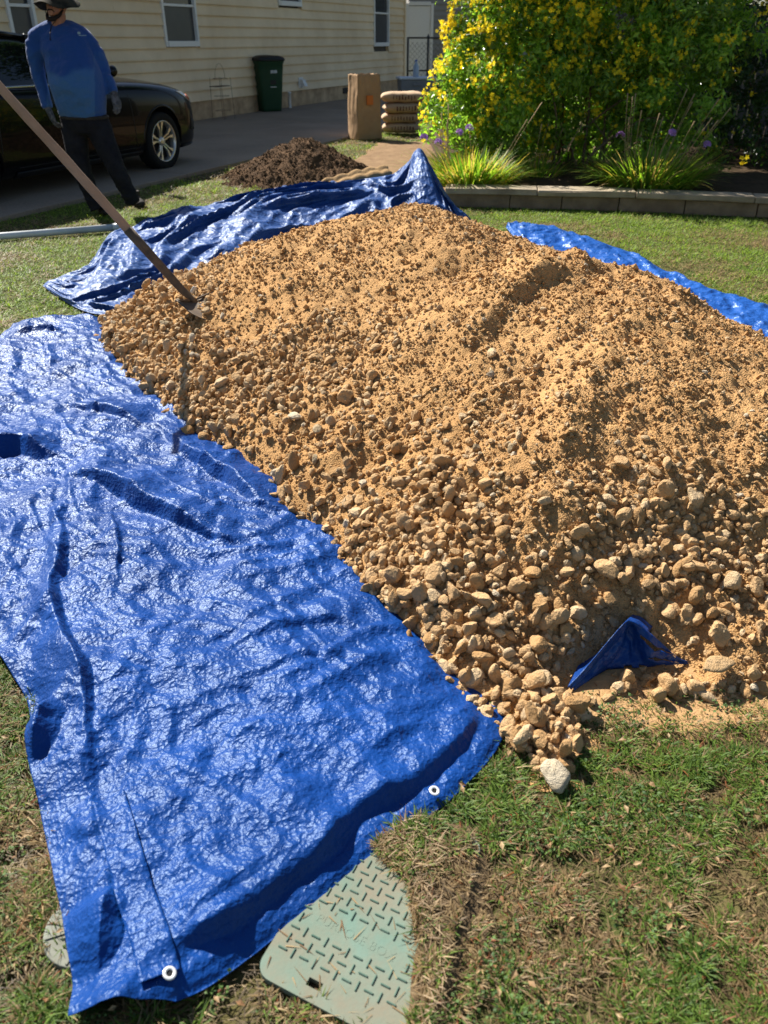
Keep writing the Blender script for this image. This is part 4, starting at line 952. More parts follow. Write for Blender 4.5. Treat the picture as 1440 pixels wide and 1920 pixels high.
# round white emblem on the side towards the car
pv = []
for k in range(40):
    t = 2 * math.pi * k / 40; pv += [(-.302 + .004 * 0, .02 + .085 * math.cos(t), .77 + .10 * math.sin(t)), (-.302, .02 + .065 * math.cos(t), .77 + .078 * math.sin(t))]
pf = [(2 * k, 2 * ((k + 1) % 40), 2 * ((k + 1) % 40) + 1, 2 * k + 1) for k in range(40)]
for k in range(3):
    a = R(90 + 120 * k); i0 = len(pv)
    for da, rr2 in ((-.5, .045), (.3, .05), (.55, .03), (.3, .018)): pv.append((-.302, .02 + rr2 * math.cos(a + da), .77 + rr2 * 1.15 * math.sin(a + da)))
    pf.append((i0, i0 + 1, i0 + 2, i0 + 3))
em = pyobj('emblem', pv, pf, mat('emblem_print', (0.33, 0.36, 0.35), 0.6), bn, smooth=False); s_ = em.modifiers.new('t', 'SOLIDIFY'); s_.thickness = .012; s_.offset = 0

# ================================================================ paper bag and stacked sacks
m_kraft = mat('kraft_paper', (0.44, 0.28, 0.15), 0.8, 0.25, var=(5, (0.36, 0.22, 0.11), 0.35), bumps=(('ridge', 7, 0.35, 0.02), ('noise', 30, 0.3, 0.006)))
m_orange = mat('orange_print', (0.62, 0.17, 0.03), 0.7)
kb = empty('paper_bag', (*(G(686, 262)[:2] + [-.02, .14]), 0.0), R(32)); tag(kb, 'tall open kraft paper yard bag standing at the driveway edge', 'paper bag')
hx, hy, hh = 0.215, 0.155, 0.92; zsv = np.linspace(0, hh, 46); V = []; nn = 64
for z in zsv:
    for k in range(nn):
        t = 4 * (k / nn); e, f = int(t), t - int(t)
        c_ = [(-1, -1), (1, -1), (1, 1), (-1, 1)]; a, b = c_[e], c_[(e + 1) % 4]; x, y = a[0] + (b[0] - a[0]) * f, a[1] + (b[1] - a[1]) * f
        tz = z / hh; sc = 1.04 - 0.10 * tz + 0.02 * math.sin(tz * 9 + e)
        bulge = math.sin(math.pi * f); nx_, ny_ = [(0, -1), (1, 0), (0, 1), (-1, 0)][e]
        dpt = (0.022 * (1 - tz) + (-0.03 * tz * tz if e in (0, 2) else -0.012 * tz)) * bulge + (0.012 * math.sin(f * 19 + tz * 4) * tz * tz if e == 0 else 0) + .006 * float(pn(np.array(f * 5 + e * 7), np.array(tz * 6), 3))
        V.append((x * hx * sc + nx_ * dpt, y * hy * sc + ny_ * dpt, z + 0.006 * math.sin(k) * (tz > .99)))
Fc = [(i * nn + k, i * nn + (k + 1) % nn, (i + 1) * nn + (k + 1) % nn, (i + 1) * nn + k) for i in range(len(zsv) - 1) for k in range(nn)]
o = pyobj('bag_wall', V, Fc + [tuple(range(nn))[::-1]], m_kraft, kb); s_ = o.modifiers.new('t', 'SOLIDIFY'); s_.thickness = .002
def decal(par, name, pts, m, off):
    o = pyobj(name, pts, [tuple(range(len(pts)))], m, par, smooth=False); s_ = o.modifiers.new('t', 'SOLIDIFY'); s_.thickness = off; s_.offset = 0; return o
decal(kb, 'orange_logo', [(-.05, -.168, .50), (.055, -.168, .50), (.055, -.160, .63), (-.05, -.160, .63)], m_orange, .03)
decal(kb, 'orange_logo', [(.232, -.06, .38), (.232, .05, .38), (.222, .05, .62), (.222, -.06, .62)], m_orange, .03)
m_sack = mat('paper_sack', (0.52, 0.37, 0.235), 0.8, 0.25, var=(6, (0.44, 0.30, 0.18), 0.35), bumps=(('noise', 22, 0.4, 0.01),))
m_ink = mat('brown_ink', (0.13, 0.05, 0.03), 0.8)
sacks = [(0.0, .02, 0), (0.0, .17, 1), (0.03, .32, 2), (0.0, .47, 3)]
texts = ['lowest paper sack of the stack beside the kraft bag', 'second paper sack from the ground in the stack beside the kraft bag', 'third paper sack from the ground in the stack beside the kraft bag', 'topmost paper sack of the stack beside the kraft bag']
for dx, z, k in sacks:
    sk = empty('paper_sack', (0.30 + dx * 2 + random.uniform(-.02, .02), 14.75 + random.uniform(-.02, .02), z), R(4 + random.uniform(-4, 4))); tag(sk, texts[k], 'sack', 'paper sacks in a stack')
    hxs, hys, hz_ = .33 if k < 2 else .37, .21, .078 if k < 3 else .085; V = []; n1, n2 = 28, 18
    for i in range(n1):
        for j in range(n2):
            a, b = -1 + 2 * i / (n1 - 1), 2 * math.pi * j / n2
            pr_ = (1 - abs(a) ** 5) ** .5 if abs(a) < 1 else 0; pr_ = max(pr_, .12)
            V.append((a * hxs, math.copysign(abs(math.cos(b)) ** .6, math.cos(b)) * hys * (0.9 + .1 * pr_), hz_ + math.copysign(abs(math.sin(b)) ** .75, math.sin(b)) * hz_ * pr_ * (1 + .12 * float(pn(np.array(a * 3), np.array(b), k)))))
    Fc = [(i * n2 + j, (i + 1) * n2 + j, (i + 1) * n2 + (j + 1) % n2, i * n2 + (j + 1) % n2) for i in range(n1 - 1) for j in range(n2)] + [tuple(range(n2)), tuple((n1 - 1) * n2 + j for j in range(n2))[::-1]]
    pyobj('sack_body', V, Fc, m_sack, sk)
    for q in range(8):   # worn, unreadable stencil lettering on the long side
        x0 = -.16 + q * .05; box('stencil_stroke', (x0, -hys * 0.985, hz_ + random.uniform(-.008, .008)), (random.uniform(.010, .024), .02, random.uniform(.045, .075)), m_ink, sk)

# grey storage box with a pale lid and a bottle on it
m_gb = mat('grey_plastic', (0.20, 0.215, 0.235), 0.6, 0.4, var=(8, (0.17, 0.18, 0.20), 0.3)); m_pl = mat('pale_lid', (0.55, 0.60, 0.68), 0.5, 0.4)
gb = empty('storage_box', (0.72, 20.2, 0.0), R(8)); tag(gb, 'grey plastic storage box with pale lid behind the paper sacks', 'storage box')
bm = bmesh.new(); vs_ = b_box(bm, (0, 0, .30), (.78, .5, .60))
for v_ in vs_:
    if v_.co.z < .1: v_.co.x *= .9; v_.co.y *= .9
bm_obj('tub', bm, m_gb, gb, bevel=.02); box('lid', (0, 0, .625), (.84, .56, .05), m_pl, gb, bevel=.018); box('handle', (0, -.262, .5), (.2, .03, .05), m_gb, gb, bevel=.008)
m_bot = mat('clear_plastic', (0.50, 0.60, 0.72), 0.15, 0.5, transl=0.4)
bo = empty('water_bottle', (0.72, 20.15, .652)); tag(bo, 'clear plastic bottle standing on the grey storage box', 'bottle')
V, Fc = loft([(0, 0, 0), (0, 0, .01), (0, 0, .1), (0, 0, .2), (0, 0, .26), (0, 0, .30)], [.06, .065, .065, .065, .03, .025], 20); pyobj('bottle_body', V, Fc, m_bot, bo)
V, Fc = loft([(0, 0, .298), (0, 0, .33)], [.028, .028], 16); pyobj('cap', V, Fc, mat('blue_cap', (.05, .15, .5), .5), bo)

# wire plant stand by the wall
ps = empty('wire_plant_stand', (*WP(WALLHIT(392, 222)[0], 0.35), 0.03), HA); tag(ps, 'thin rusty wire stand leaning at the wall right of the car', 'wire stand')
m_wire = mat('rusty_wire', (0.10, 0.07, 0.045), 0.7, 0.3, metal=0.3)
for x in (-.18, .18):
    for y in (-.14, .14): tube('leg', [(x, y, 0), (x * .9, y * .9, .72)], .0035, m_wire, ps, 6)
for z in (.15, .4, .70):
    tube('ring', [(.17 * math.cos(t), .13 * math.sin(t), z) for t in np.linspace(0, 6.283, 17)], .003, m_wire, ps, 6)
tube('arch', [(.17 * math.cos(t), 0, .70 + .25 * math.sin(t)) for t in np.linspace(0, math.pi, 13)], .003, m_wire, ps, 6)
o = box('shelf', (-.03, 0, .57), (.42, .2, .012), m_wire, ps)
# ================================================================ shrubs, clumps, tree
m_leaf = mat('shrub_leaf', rough=0.30, spec=0.5, attr=True, transl=0.5, tgain=(1.35, 1.6, 0.9))
m_twig = mat('twig', (0.11, 0.075, 0.045), 0.9, 0.2, var=(20, (0.18, 0.13, 0.08), 0.4), bumps=(('noise', 60, 0.5, 0.006),))
m_petal = mat('yellow_petal', (0.95, 0.80, 0.03), 0.55, 0.3, transl=0.45, var=(90, (0.95, 0.68, 0.02), 0.3))
def leaf_mesh(name, pos, nrm, length, width, colr, m, fold_=0.25):
    """folded pointed leaves: 6 points, 4 triangles each"""
    n = len(pos); t = rng.normal(size=(n, 3)); t -= (t * nrm).sum(1)[:, None] * nrm; t /= np.linalg.norm(t, axis=1)[:, None]; b = np.cross(nrm, t)
    L = length[:, None]; W = width[:, None]
    p0 = pos; p1 = pos + t * L * .45 + b * W * .5 + nrm * W * fold_; p2 = pos + t * L * .45 - b * W * .5 + nrm * W * fold_; p3 = pos + t * L - nrm * L * .18; pm = pos + t * L * .5
    V = np.stack([p0, p1, p2, p3, pm], 1).reshape(-1, 3); o = (np.arange(n) * 5)[:, None]
    Fc = np.concatenate([o + [0, 4, 1], o + [0, 2, 4], o + [1, 4, 3], o + [4, 2, 3]], 0)
    return npmesh(name, V, Fc, m, False, np.repeat(colr, 5, 0))
def flower_mesh(seed):
    r = np.random.default_rng(seed); V = [np.zeros(3)]; Fc = []
    for f in range(5):
        c = r.normal(size=3) * np.array([.020, .020, .018]); ax_ = r.normal(size=3) + np.array([0, -.5, .9]); ax_ /= np.linalg.norm(ax_); a = np.cross(ax_, [0.3, 1, .2]); a /= np.linalg.norm(a); b = np.cross(ax_, a); ph = r.uniform(0, 6); ci = len(V); V += [c, c * .5 + [.002, 0, 0]]; Fc += [(0, ci, ci + 1)]
        for k in range(5):
            t0 = ph + k * 1.2566; d0 = a * math.cos(t0) + b * math.sin(t0); s0 = -a * math.sin(t0) + b * math.cos(t0); i = len(V); rr = .0150 * r.uniform(.85, 1.2)
            V += [c + d0 * rr * .75 + s0 * rr * .42 + ax_ * rr * .25, c + d0 * rr * 1.25 + ax_ * rr * .2, c + d0 * rr * .75 - s0 * rr * .42 + ax_ * rr * .25]; Fc += [(ci, i, i + 1), (ci, i + 1, i + 2)]
    me = bpy.data.meshes.new('flower_cluster'); me.from_pydata([tuple(v) for v in V], [], Fc); me.materials.append(m_petal); return me, np.array(V), np.array(Fc)
FLW = [flower_mesh(900 + i) for i in range(10)]
def shrub(name, label, centre, lobes, nleaf, nflow, colA, colB, seed, flower_bias, parts_max=300, leafL=(.035, .065), nstem=12, clumps=260):
    r = np.random.default_rng(seed); e = empty(name, (*centre, 0.11)); tag(e, label, 'shrub', 'yellow flowering shrubs in the bed')
    # stems
    lf = []
    for k in range(nstem):
        l = lobes[r.integers(len(lobes))]; a = r.uniform(0, 6.28); p0 = np.array([centre[0] + .35 * math.cos(a) * r.random() + (l[0] - centre[0]) * .5, centre[1] + .3 * math.sin(a) + (l[1] - centre[1]) * .5, .10])
        p3 = np.array(l[:3]) + r.normal(size=3) * np.array(l[3:6]) * .35; p1 = p0 + [0, 0, .35 * p3[2]] + r.normal(size=3) * .05; p2 = (p0 + p3) / 2 + [0, 0, .25] + r.normal(size=3) * .08
        C4 = catmull(np.array([p0, p1, p2, p3]), 14); lf.append(loft([tuple(q) for q in C4], list(np.linspace(.017, .005, 14) * r.uniform(.7, 1.3)), 6))
        for j in (6, 8, 10, 12):
            q = C4[j]; d = r.normal(size=3) * .22 + [0, 0, .15]; lf.append(loft([tuple(q), tuple(q + d * .5 + [0, 0, .03]), tuple(q + d)], [.006, .004, .002], 5))
    V, Fc = merged(lf); wpar(pyobj('stems', V, Fc, m_twig), e)
    # leaf clumps spread through the volume, thicker towards the outside
    P = []; D = []
    vol = np.array([l[3] * l[4] * l[5] for l in lobes]); vol = vol / vol.sum()
    nc = clumps; ci = r.choice(len(lobes), nc, p=vol); dirs = r.normal(size=(nc, 3)); dirs /= np.linalg.norm(dirs, axis=1)[:, None]; rad = r.uniform(.35, 1.0, nc) ** .45
    rad *= 1 + .16 * r.normal(size=nc)
    LA = np.array(lobes); cc = LA[ci, :3] + dirs * rad[:, None] * LA[ci, 3:6]; cr_ = r.uniform(.10, .24, nc); shade = r.uniform(.55, 1.25, nc)
    k = r.integers(0, nc, nleaf); off = r.normal(size=(nleaf, 3)); off /= np.linalg.norm(off, axis=1)[:, None]; off *= (r.random(nleaf) ** .5)[:, None]
    pos = cc[k] + off * cr_[k][:, None]; pos[:, 2] = np.maximum(pos[:, 2], .16)
    nr = off * .7 + dirs[k] * .5 + r.normal(size=(nleaf, 3)) * .55 + [0, 0, .35]; nr /= np.linalg.norm(nr, axis=1)[:, None]
    tcol = r.random(nleaf)[:, None]; col = (np.array(colA) * (1 - tcol) + np.array(colB) * tcol) * shade[k][:, None]
    yl = r.random(nleaf) < .03; col[yl] = [.20, .19, .03]
    L = r.uniform(*leafL, nleaf)
    o = wpar(link('foliage', leaf_mesh('foliage', pos, nr, L, L * r.uniform(.34, .5, nleaf), col, m_leaf)), e); o['kind'] = 'stuff'
    # flowers at the outside of the clumps
    w = flower_bias(cc) * (rad > .6); w = w / w.sum(); fk = r.choice(nc, nflow, p=w); fo = r.normal(size=(nflow, 3)) + dirs[fk] * 1.1 + np.array([-.25, -.35, .45]); fo /= np.linalg.norm(fo, axis=1)[:, None]
    fp = cc[fk] + fo * cr_[fk][:, None] * r.uniform(.9, 1.2, nflow)[:, None]; fp[:, 2] = np.maximum(fp[:, 2], .22); fs = r.uniform(.8, 1.5, nflow)
    px, py = PROJ(fp); vis = (px > -20) & (px < 1460) & (py > -20); order = np.argsort(-(vis * 10 - np.linalg.norm(fp - [0, 0, CAM_H], axis=1) * .1)); 
    for i in order[:parts_max]:
        o = link('flower_cluster', FLW[r.integers(10)][0]); o.location = fp[i]; o.scale = (fs[i],) * 3; o.rotation_euler = tuple(r.uniform(-.6, .6, 3) + [0, 0, r.uniform(0, 6)]); wpar(o, e)
    rest = order[parts_max:]
    if len(rest):
        sh_ = np.stack([f[1] for f in FLW]); me = scatter_mesh('flower_mass', sh_, FLW[0][2], fp[rest], fs[rest], rand_rot(r, len(rest)), np.ones((len(rest), 3)), m_petal, False)
        o = wpar(link('flower_mass', me), e); o['kind'] = 'stuff'
    return e
# main shrub: lobes are centre xyz, radii xyz
LOB = [(2.3, 11.0, .6, 1.3, .4, .6), (3.3, 10.8, .6, .8, .4, .6), (1.0, 9.35, .55, .5, .4, .45), (1.55, 9.35, .6, .5, .4, .5), (2.9, 9.35, .75, .5, .4, .55), (3.3, 9.3, .5, .5, .4, .4), (2.3, 10.3, .6, .8, .4, .5), (1.25, 9.7, 1.15, .70, .75, .95), (1.75, 9.9, 1.75, .85, .85, .95), (2.65, 9.8, 1.80, .9, .85, .95), (3.25, 9.6, 1.45, .65, .7, .9), (1.1, 9.75, .75, .55, .6, .55), (2.0, 9.9, 1.0, .8, .7, .7), (3.35, 9.55, .95, .45, .5, .55), (2.2, 10.2, 2.5, 1.1, .9, .6)]
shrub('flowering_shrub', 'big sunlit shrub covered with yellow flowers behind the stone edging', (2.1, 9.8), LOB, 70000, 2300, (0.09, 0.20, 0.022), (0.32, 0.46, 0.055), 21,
      lambda c: np.clip(1.9 - (c[:, 0] - .6) * .55, .45, 2) ** 1.3 * np.clip(c[:, 2] - .15, .1, 2) * np.where(c[:, 1] < 10.2, 1.2, .4), nstem=18, clumps=720, leafL=(.05, .09))
LOB2 = [(4.0, 10.4, 1.6, .7, .6, 1.3), (7.4, 10.2, 1.4, 1.1, .9, 1.3), (3.7, 11.4, 1.2, .9, .6, 1.2), (5.0, 9.6, .5, 1.2, .5, .45), (4.7, 10.8, 1.6, 1.1, .9, 1.2), (6.2, 10.6, 1.6, 1.2, 1.0, 1.3), (5.4, 11.2, 2.4, 1.6, 1.0, .9), (4.4, 10.5, .8, .8, .6, .7), (5.6, 9.9, .8, .9, .6, .7)]
shrub('shaded_shrub', 'leafy shrub with deep shade painted into its leaf colours and a few yellow flowers', (5.3, 10.7), LOB2, 40000, 210, (0.020, 0.052, 0.010), (0.042, 0.085, 0.015), 22, lambda c: np.where(c[:, 1] < 10.9, 1.0, .1), parts_max=210, nstem=14, clumps=520, leafL=(.045, .085))  # leaf colours darkened so the foliage carries the deep shade itself

# strappy flowering clumps on the edge of the bed
m_blade = mat('strap_leaf', rough=0.5, spec=0.35, attr=True, transl=0.5, tgain=(2.0, 1.9, 0.9))
m_stalk = mat('dry_stalk', (0.34, 0.24, 0.12), 0.85, 0.2)
m_purple = mat('purple_petal', (0.40, 0.22, 0.52), 0.6, 0.2, transl=0.3)
def ribbons(name, base, dirs, length, width, droop, colr, m, segs=6):
    n = len(base); t = np.linspace(0, 1, segs)[None, :, None]
    hd = dirs.copy(); hd[:, 2] = 0; sidev = np.stack([-hd[:, 1], hd[:, 0], np.zeros(n)], 1); sidev /= np.maximum(np.linalg.norm(sidev, axis=1), 1e-6)[:, None]
    c = base[:, None] + dirs[:, None] * (t * length[:, None, None]); c[..., 2] -= (droop * length)[:, None] * t[..., 0] ** 2.2
    c[..., :2] += (hd[:, None, :2]) * (t * t * (length * .35)[:, None, None])
    w = width[:, None, None] * (1 - t ** 2.5 * .92) * .5
    V = np.stack([c - sidev[:, None] * w, c + sidev[:, None] * w], 2)
    V = V.reshape(-1, 3); Fq = gridfaces(segs, 2)
    Fc = (Fq[None] + (np.arange(n) * segs * 2)[:, None, None]).reshape(-1, 4)
    return npmesh(name, V, Fc, m, True, np.repeat(colr, segs * 2, 0))
def clump(px, py, Y, label, n, hgt, spread, stalks, flowers, seed, yellow=.35):
    r = np.random.default_rng(seed); c = np.array([(px - 720) / F_PX * (Y * _c + 1.27 * _s), Y, .13]); e = empty('strap_leaf_clump', tuple(c)); tag(e, label, 'clump', 'strap leaved clumps on the bed edge')
    a = r.uniform(0, 6.283, n); q = r.random(n) ** .5; base = c + np.stack([np.cos(a) * q * spread * .55, np.sin(a) * q * spread * .4, np.zeros(n)], 1)
    tilt = q * .75 + r.normal(size=n) * .12; d = np.stack([np.cos(a) * np.sin(tilt), np.sin(a) * np.sin(tilt), np.cos(tilt)], 1)
    L = hgt * r.uniform(.55, 1.15, n); t = r.random(n)[:, None]; col = np.array([.06, .16, .018]) * (1 - t) + np.array([.22, .34, .035]) * t; y = r.random(n) < yellow * .4; col[y] = [.36, .30, .07]; dry = r.random(n) < .06; col[dry] = [.42, .32, .17]
    o = wpar(link('leaves', ribbons('leaves', base, d, L, r.uniform(.010, .017, n), r.uniform(.15, .55, n), col, m_blade)), e); o['kind'] = 'stuff'
    for k in range(stalks):
        a = r.uniform(0, 6.283); p = c + [math.cos(a) * spread * .3, math.sin(a) * spread * .25, 0]; d_ = np.array([math.cos(a) * .35 + .14, math.sin(a) * .3 - .05, 1.0]); l = hgt * r.uniform(1.15, 1.75)
        pts = [tuple(p + d_ * l * t_ + np.array([.06, 0, -.03]) * t_ * t_ * l) for t_ in np.linspace(0, 1, 6)]
        s_o = wpar(tube('flower_stalk', pts, [.0032, .003, .0028, .0026, .0024, .006], m_stalk, None, 5), e)
    for k, (fx, fy) in enumerate(flowers):
        p = np.array([(fx - 720) / F_PX * (Y * _c + 1.0), Y - .1 - .05 * k, 0]); p = AT(fx, fy, Y - .12); V = []; Fq = []
        for f in range(9):
            ax_ = r.normal(size=3); ax_[2] = abs(ax_[2]); ax_ /= np.linalg.norm(ax_); cc_ = p + ax_ * .028; a_ = np.cross(ax_, [.3, 1, .2]); a_ /= np.linalg.norm(a_); b_ = np.cross(ax_, a_)
            for j in range(6):
                t0 = j * 1.047; d0 = a_ * math.cos(t0) + b_ * math.sin(t0); s0 = -a_ * math.sin(t0) + b_ * math.cos(t0); i = len(V); V += [cc_, cc_ + d0 * .016 + s0 * .007 + ax_ * .007, cc_ + d0 * .028 + ax_ * .006, cc_ + d0 * .016 - s0 * .007 + ax_ * .005]; Fq += [(i, i + 1, i + 2), (i, i + 2, i + 3)]
        wpar(pyobj('purple_flower', V, Fq, m_purple, smooth=False), e)
        q0 = c + [r.uniform(-.1, .1), 0, .05]; wpar(tube('flower_stalk', [tuple(q0), tuple((q0 + p) / 2 + [0, 0, .08]), tuple(p)], .003, mat('green_stalk', (.10, .16, .04), .7) if k == 0 and seed == 1 else m_stalk, None, 5), e)
clump(880, 340, 8.55, 'sunlit strap leaved clump with purple flowers beside the tarp peak', 1200, .44, .80, 8, [(862, 250), (880, 241), (795, 258), (822, 268)], 1, .8)
clump(1215, 350, 8.3, 'green strap leaved clump with dry stalks in the middle of the stone edging', 1400, .50, .80, 16, [(1163, 255), (1260, 250), (1325, 272)], 2, .45)
clump(1010, 330, 9.1, 'small shaded strap leaved clump between the two larger ones', 160, .32, .5, 5, [], 3, .3)
# pale stones glimpsed in the bed
for i, (px, py, Y) in enumerate(((1035, 268, 10.9), (1090, 270, 10.9))):
    p = AT(px, py, Y); me = npmesh('stone', stone_shape(IC2[0], np.random.default_rng(50 + i), 9), IC2[1], m_stone, True, np.tile(np.array([.62, .50, .36]), (42, 1))); o = link('bed_stone', me)
    o.location = (p[0], Y, .30 - .02 * i); o.scale = (.16 - .05 * i, .12, .24); tag(o, ('pale boulder glimpsed through the gap under the flowering shrub', 'smaller pale boulder right of the one under the shrub')[i], 'boulder')

# tree behind the shrubs whose crown hangs above the picture and shades the right hand bed
m_bark = mat('bark', (0.09, 0.07, 0.05), 0.95, 0.1, var=(9, (0.15, 0.12, 0.09), 0.4), bumps=(('noise', 14, 1.0, 0.03, (1, 1, .25)), ('noise', 60, .6, .008)))
tr = empty('shade_tree', (1.9, 15.0, 0)); tag(tr, 'tall broad tree standing behind the yellow flowering shrub', 'tree')
lf = [loft([(1.9, 15.0, -.05), (1.9, 15.0, .5), (1.95, 15.0, 2), (1.9, 15.05, 3.4), (2.0, 15.0, 6.0)], [.24, .19, .16, .14, .07], 14)]
r = np.random.default_rng(5); tips = []
for k in range(11):
    a = k * 2.4; z0 = 3.6 + .22 * k; p = np.array([1.92, 15.02, z0]); d = np.array([math.cos(a) * 1.9, math.sin(a) * 1.9, .9 + .1 * k]); C4 = catmull(np.array([p, p + d * .35 + [0, 0, .15], p + d * .7, p + d]), 10); lf.append(loft([tuple(q) for q in C4], list(np.linspace(.06, .015, 10)), 7)); tips += [C4[-1], C4[6]]
V, Fc = merged(lf); wpar(pyobj('trunk', V, Fc, m_bark), tr)
n = 20000; cen = np.array([2.35, 14.8, 6.4]); cl = r.normal(size=(240, 3)); cl /= np.linalg.norm(cl, axis=1)[:, None]; cl = cen + cl * (r.uniform(.25, 1, 240) ** .5)[:, None] * [2.4, 2.3, 1.8]; k = r.integers(0, 240, n); off = r.normal(size=(n, 3)) * .27; pos = cl[k] + off; nr = r.normal(size=(n, 3)) + [0, 0, .8]; nr /= np.linalg.norm(nr, axis=1)[:, None]
L = r.uniform(.10, .17, n); t = r.random(n)[:, None]
o = wpar(link('crown', leaf_mesh('crown', pos, nr, L, L * .5, np.array([.04, .085, .018]) * (1 - t) + np.array([.08, .13, .03]) * t, m_leaf)), tr); o['kind'] = 'stuff'
# grey board fence closing the bed at the back
m_fence = mat('grey_fence_board', (0.17, 0.165, 0.16), 0.85, 0.2, var=(7, (0.11, 0.105, 0.10), 0.35), bumps=(('noise', 20, .5, .006, (8, 8, .6)),))
fe = empty('board_fence', (3.2, 13.0, 0), R(-9)); tag(fe, 'weathered grey board fence half hidden behind the shaded shrub', 'fence')
bm = bmesh.new(); b_box(bm, (0, 0, 0), (.138, .02, 1.72)); fm = bpy.data.meshes.new('fence_board'); bm.to_mesh(fm); bm.free(); fm.materials.append(m_fence)
for i in range(50):
    o = link('fence_board', fm, fe); o.location = (i * .145, random.uniform(-.003, .003), .92 + random.uniform(-.012, .012))
for z in (.35, 1.5): box('fence_rail', (3.55, .032, z), (7.3, .04, .09), m_fence, fe)
# ================================================================ lawn
m_grass = mat('grass_blade', rough=0.55, spec=0.3, attr=True, transl=0.38, tgain=(1.4, 1.35, 0.9))
TARPPOLY = np.concatenate([Lc[::26, 0], Lc[::-26, 1]]); 
BACKP = np.concatenate([SS[::10, 0, :2], SS[::-10, 2, :2]]); STRIP = np.concatenate([Kr[::8, 0], Kr[::-8, 1]])
LIDP = [(-.228, .742), (.013, .622), (.045, .70), (.062, .77), (.052, .90), (-.0, .96), (-.04, 1.05), (-.1, 1.0)]
DRV = [tuple(WP(s, d)) for s, d in ((-20, 0), (-20, 4.06), (12, 4.06), (12, 0))]
DIRT = [(-.03, 1.0), (.0, .955), (.045, .915), (.052, .86), (.062, .78), (.05, .70), (.025, .60), (.05, .575), (.085, .68), (.14, .83), (.185, .95), (.17, 1.02), (.06, 1.06)]
def lawn_pts(n, x0, x1, y0, y1, green=False):
    x = rng.uniform(x0, x1, n); y = rng.uniform(y0, y1, n); p = np.stack([x, y, np.zeros(n)], 1); px, py = PROJ(p)
    ok = (px > -60) & (px < 1500) & (py < 1990) & ~inside(x, y, BACKP) & ~inside(x, y, STRIP) & ~inside(x, y, DRV) & ~inside(x, y, BED)
    dt = seg_dist(x, y, TARPPOLY, True)[0]; ok &= ~(inside(x, y, TARPPOLY) & (dt > .012))
    dp = seg_dist(x, y, PILE, True)[0]; ok &= ~(inside(x, y, PILE) & (dp > .05))
    dl = seg_dist(x, y, LIDP, True)[0]; ok &= ~(inside(x, y, LIDP) & (dl > .004))
    return x[ok], y[ok]
def grass(name, x, y, lenr, widr, lie, seed, label, dry_bias=0.0, segs=3, gscale=2.2, keep=None):
    n = len(x); r = np.random.default_rng(seed)
    f = fbm(x * gscale, y * gscale, 3, 811) + dry_bias + .35 * fbm(x * gscale * 4, y * gscale * 4, 2, 812)
    dens_ = np.clip(.95 - .5 * np.clip(f, 0, 1), .2, 1)
    k = r.random(n) < dens_; x, y, f = x[k], y[k], f[k]; n = len(x)
    dry = r.random(n) < np.clip(.36 + .75 * f, .05, .92)
    t = r.random(n)[:, None]; gcol = np.array([.065, .125, .014]) * (1 - t) + np.array([.31, .45, .05]) * t
    dcol = np.array([.10, .062, .026]) * (1 - t) + np.array([.44, .32, .155]) * t; col = np.where(dry[:, None], dcol, gcol) * r.uniform(.8, 1.15, n)[:, None]
    a = r.uniform(0, 6.283, n); tilt = np.where(dry, r.uniform(.9, 1.5, n), r.uniform(.15, 1.1, n) + lie); tilt = np.clip(tilt, .05, 1.5)
    d = np.stack([np.cos(a) * np.sin(tilt), np.sin(a) * np.sin(tilt), np.cos(tilt)], 1)
    cl = np.clip(.75 + .6 * fbm(x * 7, y * 7, 2, 821), .4, 1.5)
    L = r.uniform(*lenr, n) * cl; W = r.uniform(*widr, n)
    z = np.where(dry, r.uniform(0, .012, n), 0) - .008 + (np.where(inside(x, y, DIRT), .022, 0) if name == 'none' else 0)
    me = ribbons(name, np.stack([x, y, z], 1), d, L, W, np.where(dry, .05, r.uniform(.1, .5, n)), col, m_grass, segs)
    o = link(name, me); tag(o, label, 'grass', kind='stuff'); return o
def tufts(name, cx, cy, per, rad, lenr, widr, seed, label, dryb, gs):
    r = np.random.default_rng(seed); nt = len(cx); k = np.repeat(np.arange(nt), per); n = len(k)
    f = (fbm(cx * gs, cy * gs, 3, 811) * 0.9 + dryb + .30 * r.normal(size=nt)); tone = np.clip(.5 + .45 * r.normal(size=nt), 0, 1); vig = np.clip(.9 - .5 * f + .25 * r.normal(size=nt), .35, 1.6)
    a = r.uniform(0, 6.283, n); q = r.random(n) ** .7 * rad
    x = cx[k] + np.cos(a) * q; y = cy[k] + np.sin(a) * q
    dry = r.random(n) < np.clip(.32 + .85 * f[k], .06, .9); t = np.clip(tone[k] * .6 + r.random(n) * .4, 0, 1)[:, None]
    gcol = np.array([.035, .085, .012]) * (1 - t) + np.array([.165, .25, .036]) * t; dcol = np.array([.09, .055, .024]) * (1 - t) + np.array([.42, .30, .145]) * t
    col = np.where(dry[:, None], dcol, gcol) * r.uniform(.75, 1.2, n)[:, None]; red = r.random(n) < .03; col[red] = [.24, .08, .03]
    tilt = np.where(dry, r.uniform(.7, 1.5, n), r.uniform(.25, 1.3, n)); a2 = a + r.normal(size=n) * .7
    d = np.stack([np.cos(a2) * np.sin(tilt), np.sin(a2) * np.sin(tilt), np.cos(tilt)], 1)
    z = -.008 + r.uniform(0, .010, n) + np.where(inside(x, y, DIRT), .019, 0)
    o = link(name, ribbons(name, np.stack([x, y, z], 1), d, r.uniform(*lenr, n) * vig[k], r.uniform(*widr, n), np.where(dry, .1, r.uniform(.2, .7, n)), col, m_grass, 3)); tag(o, label, 'grass', kind='stuff'); return o
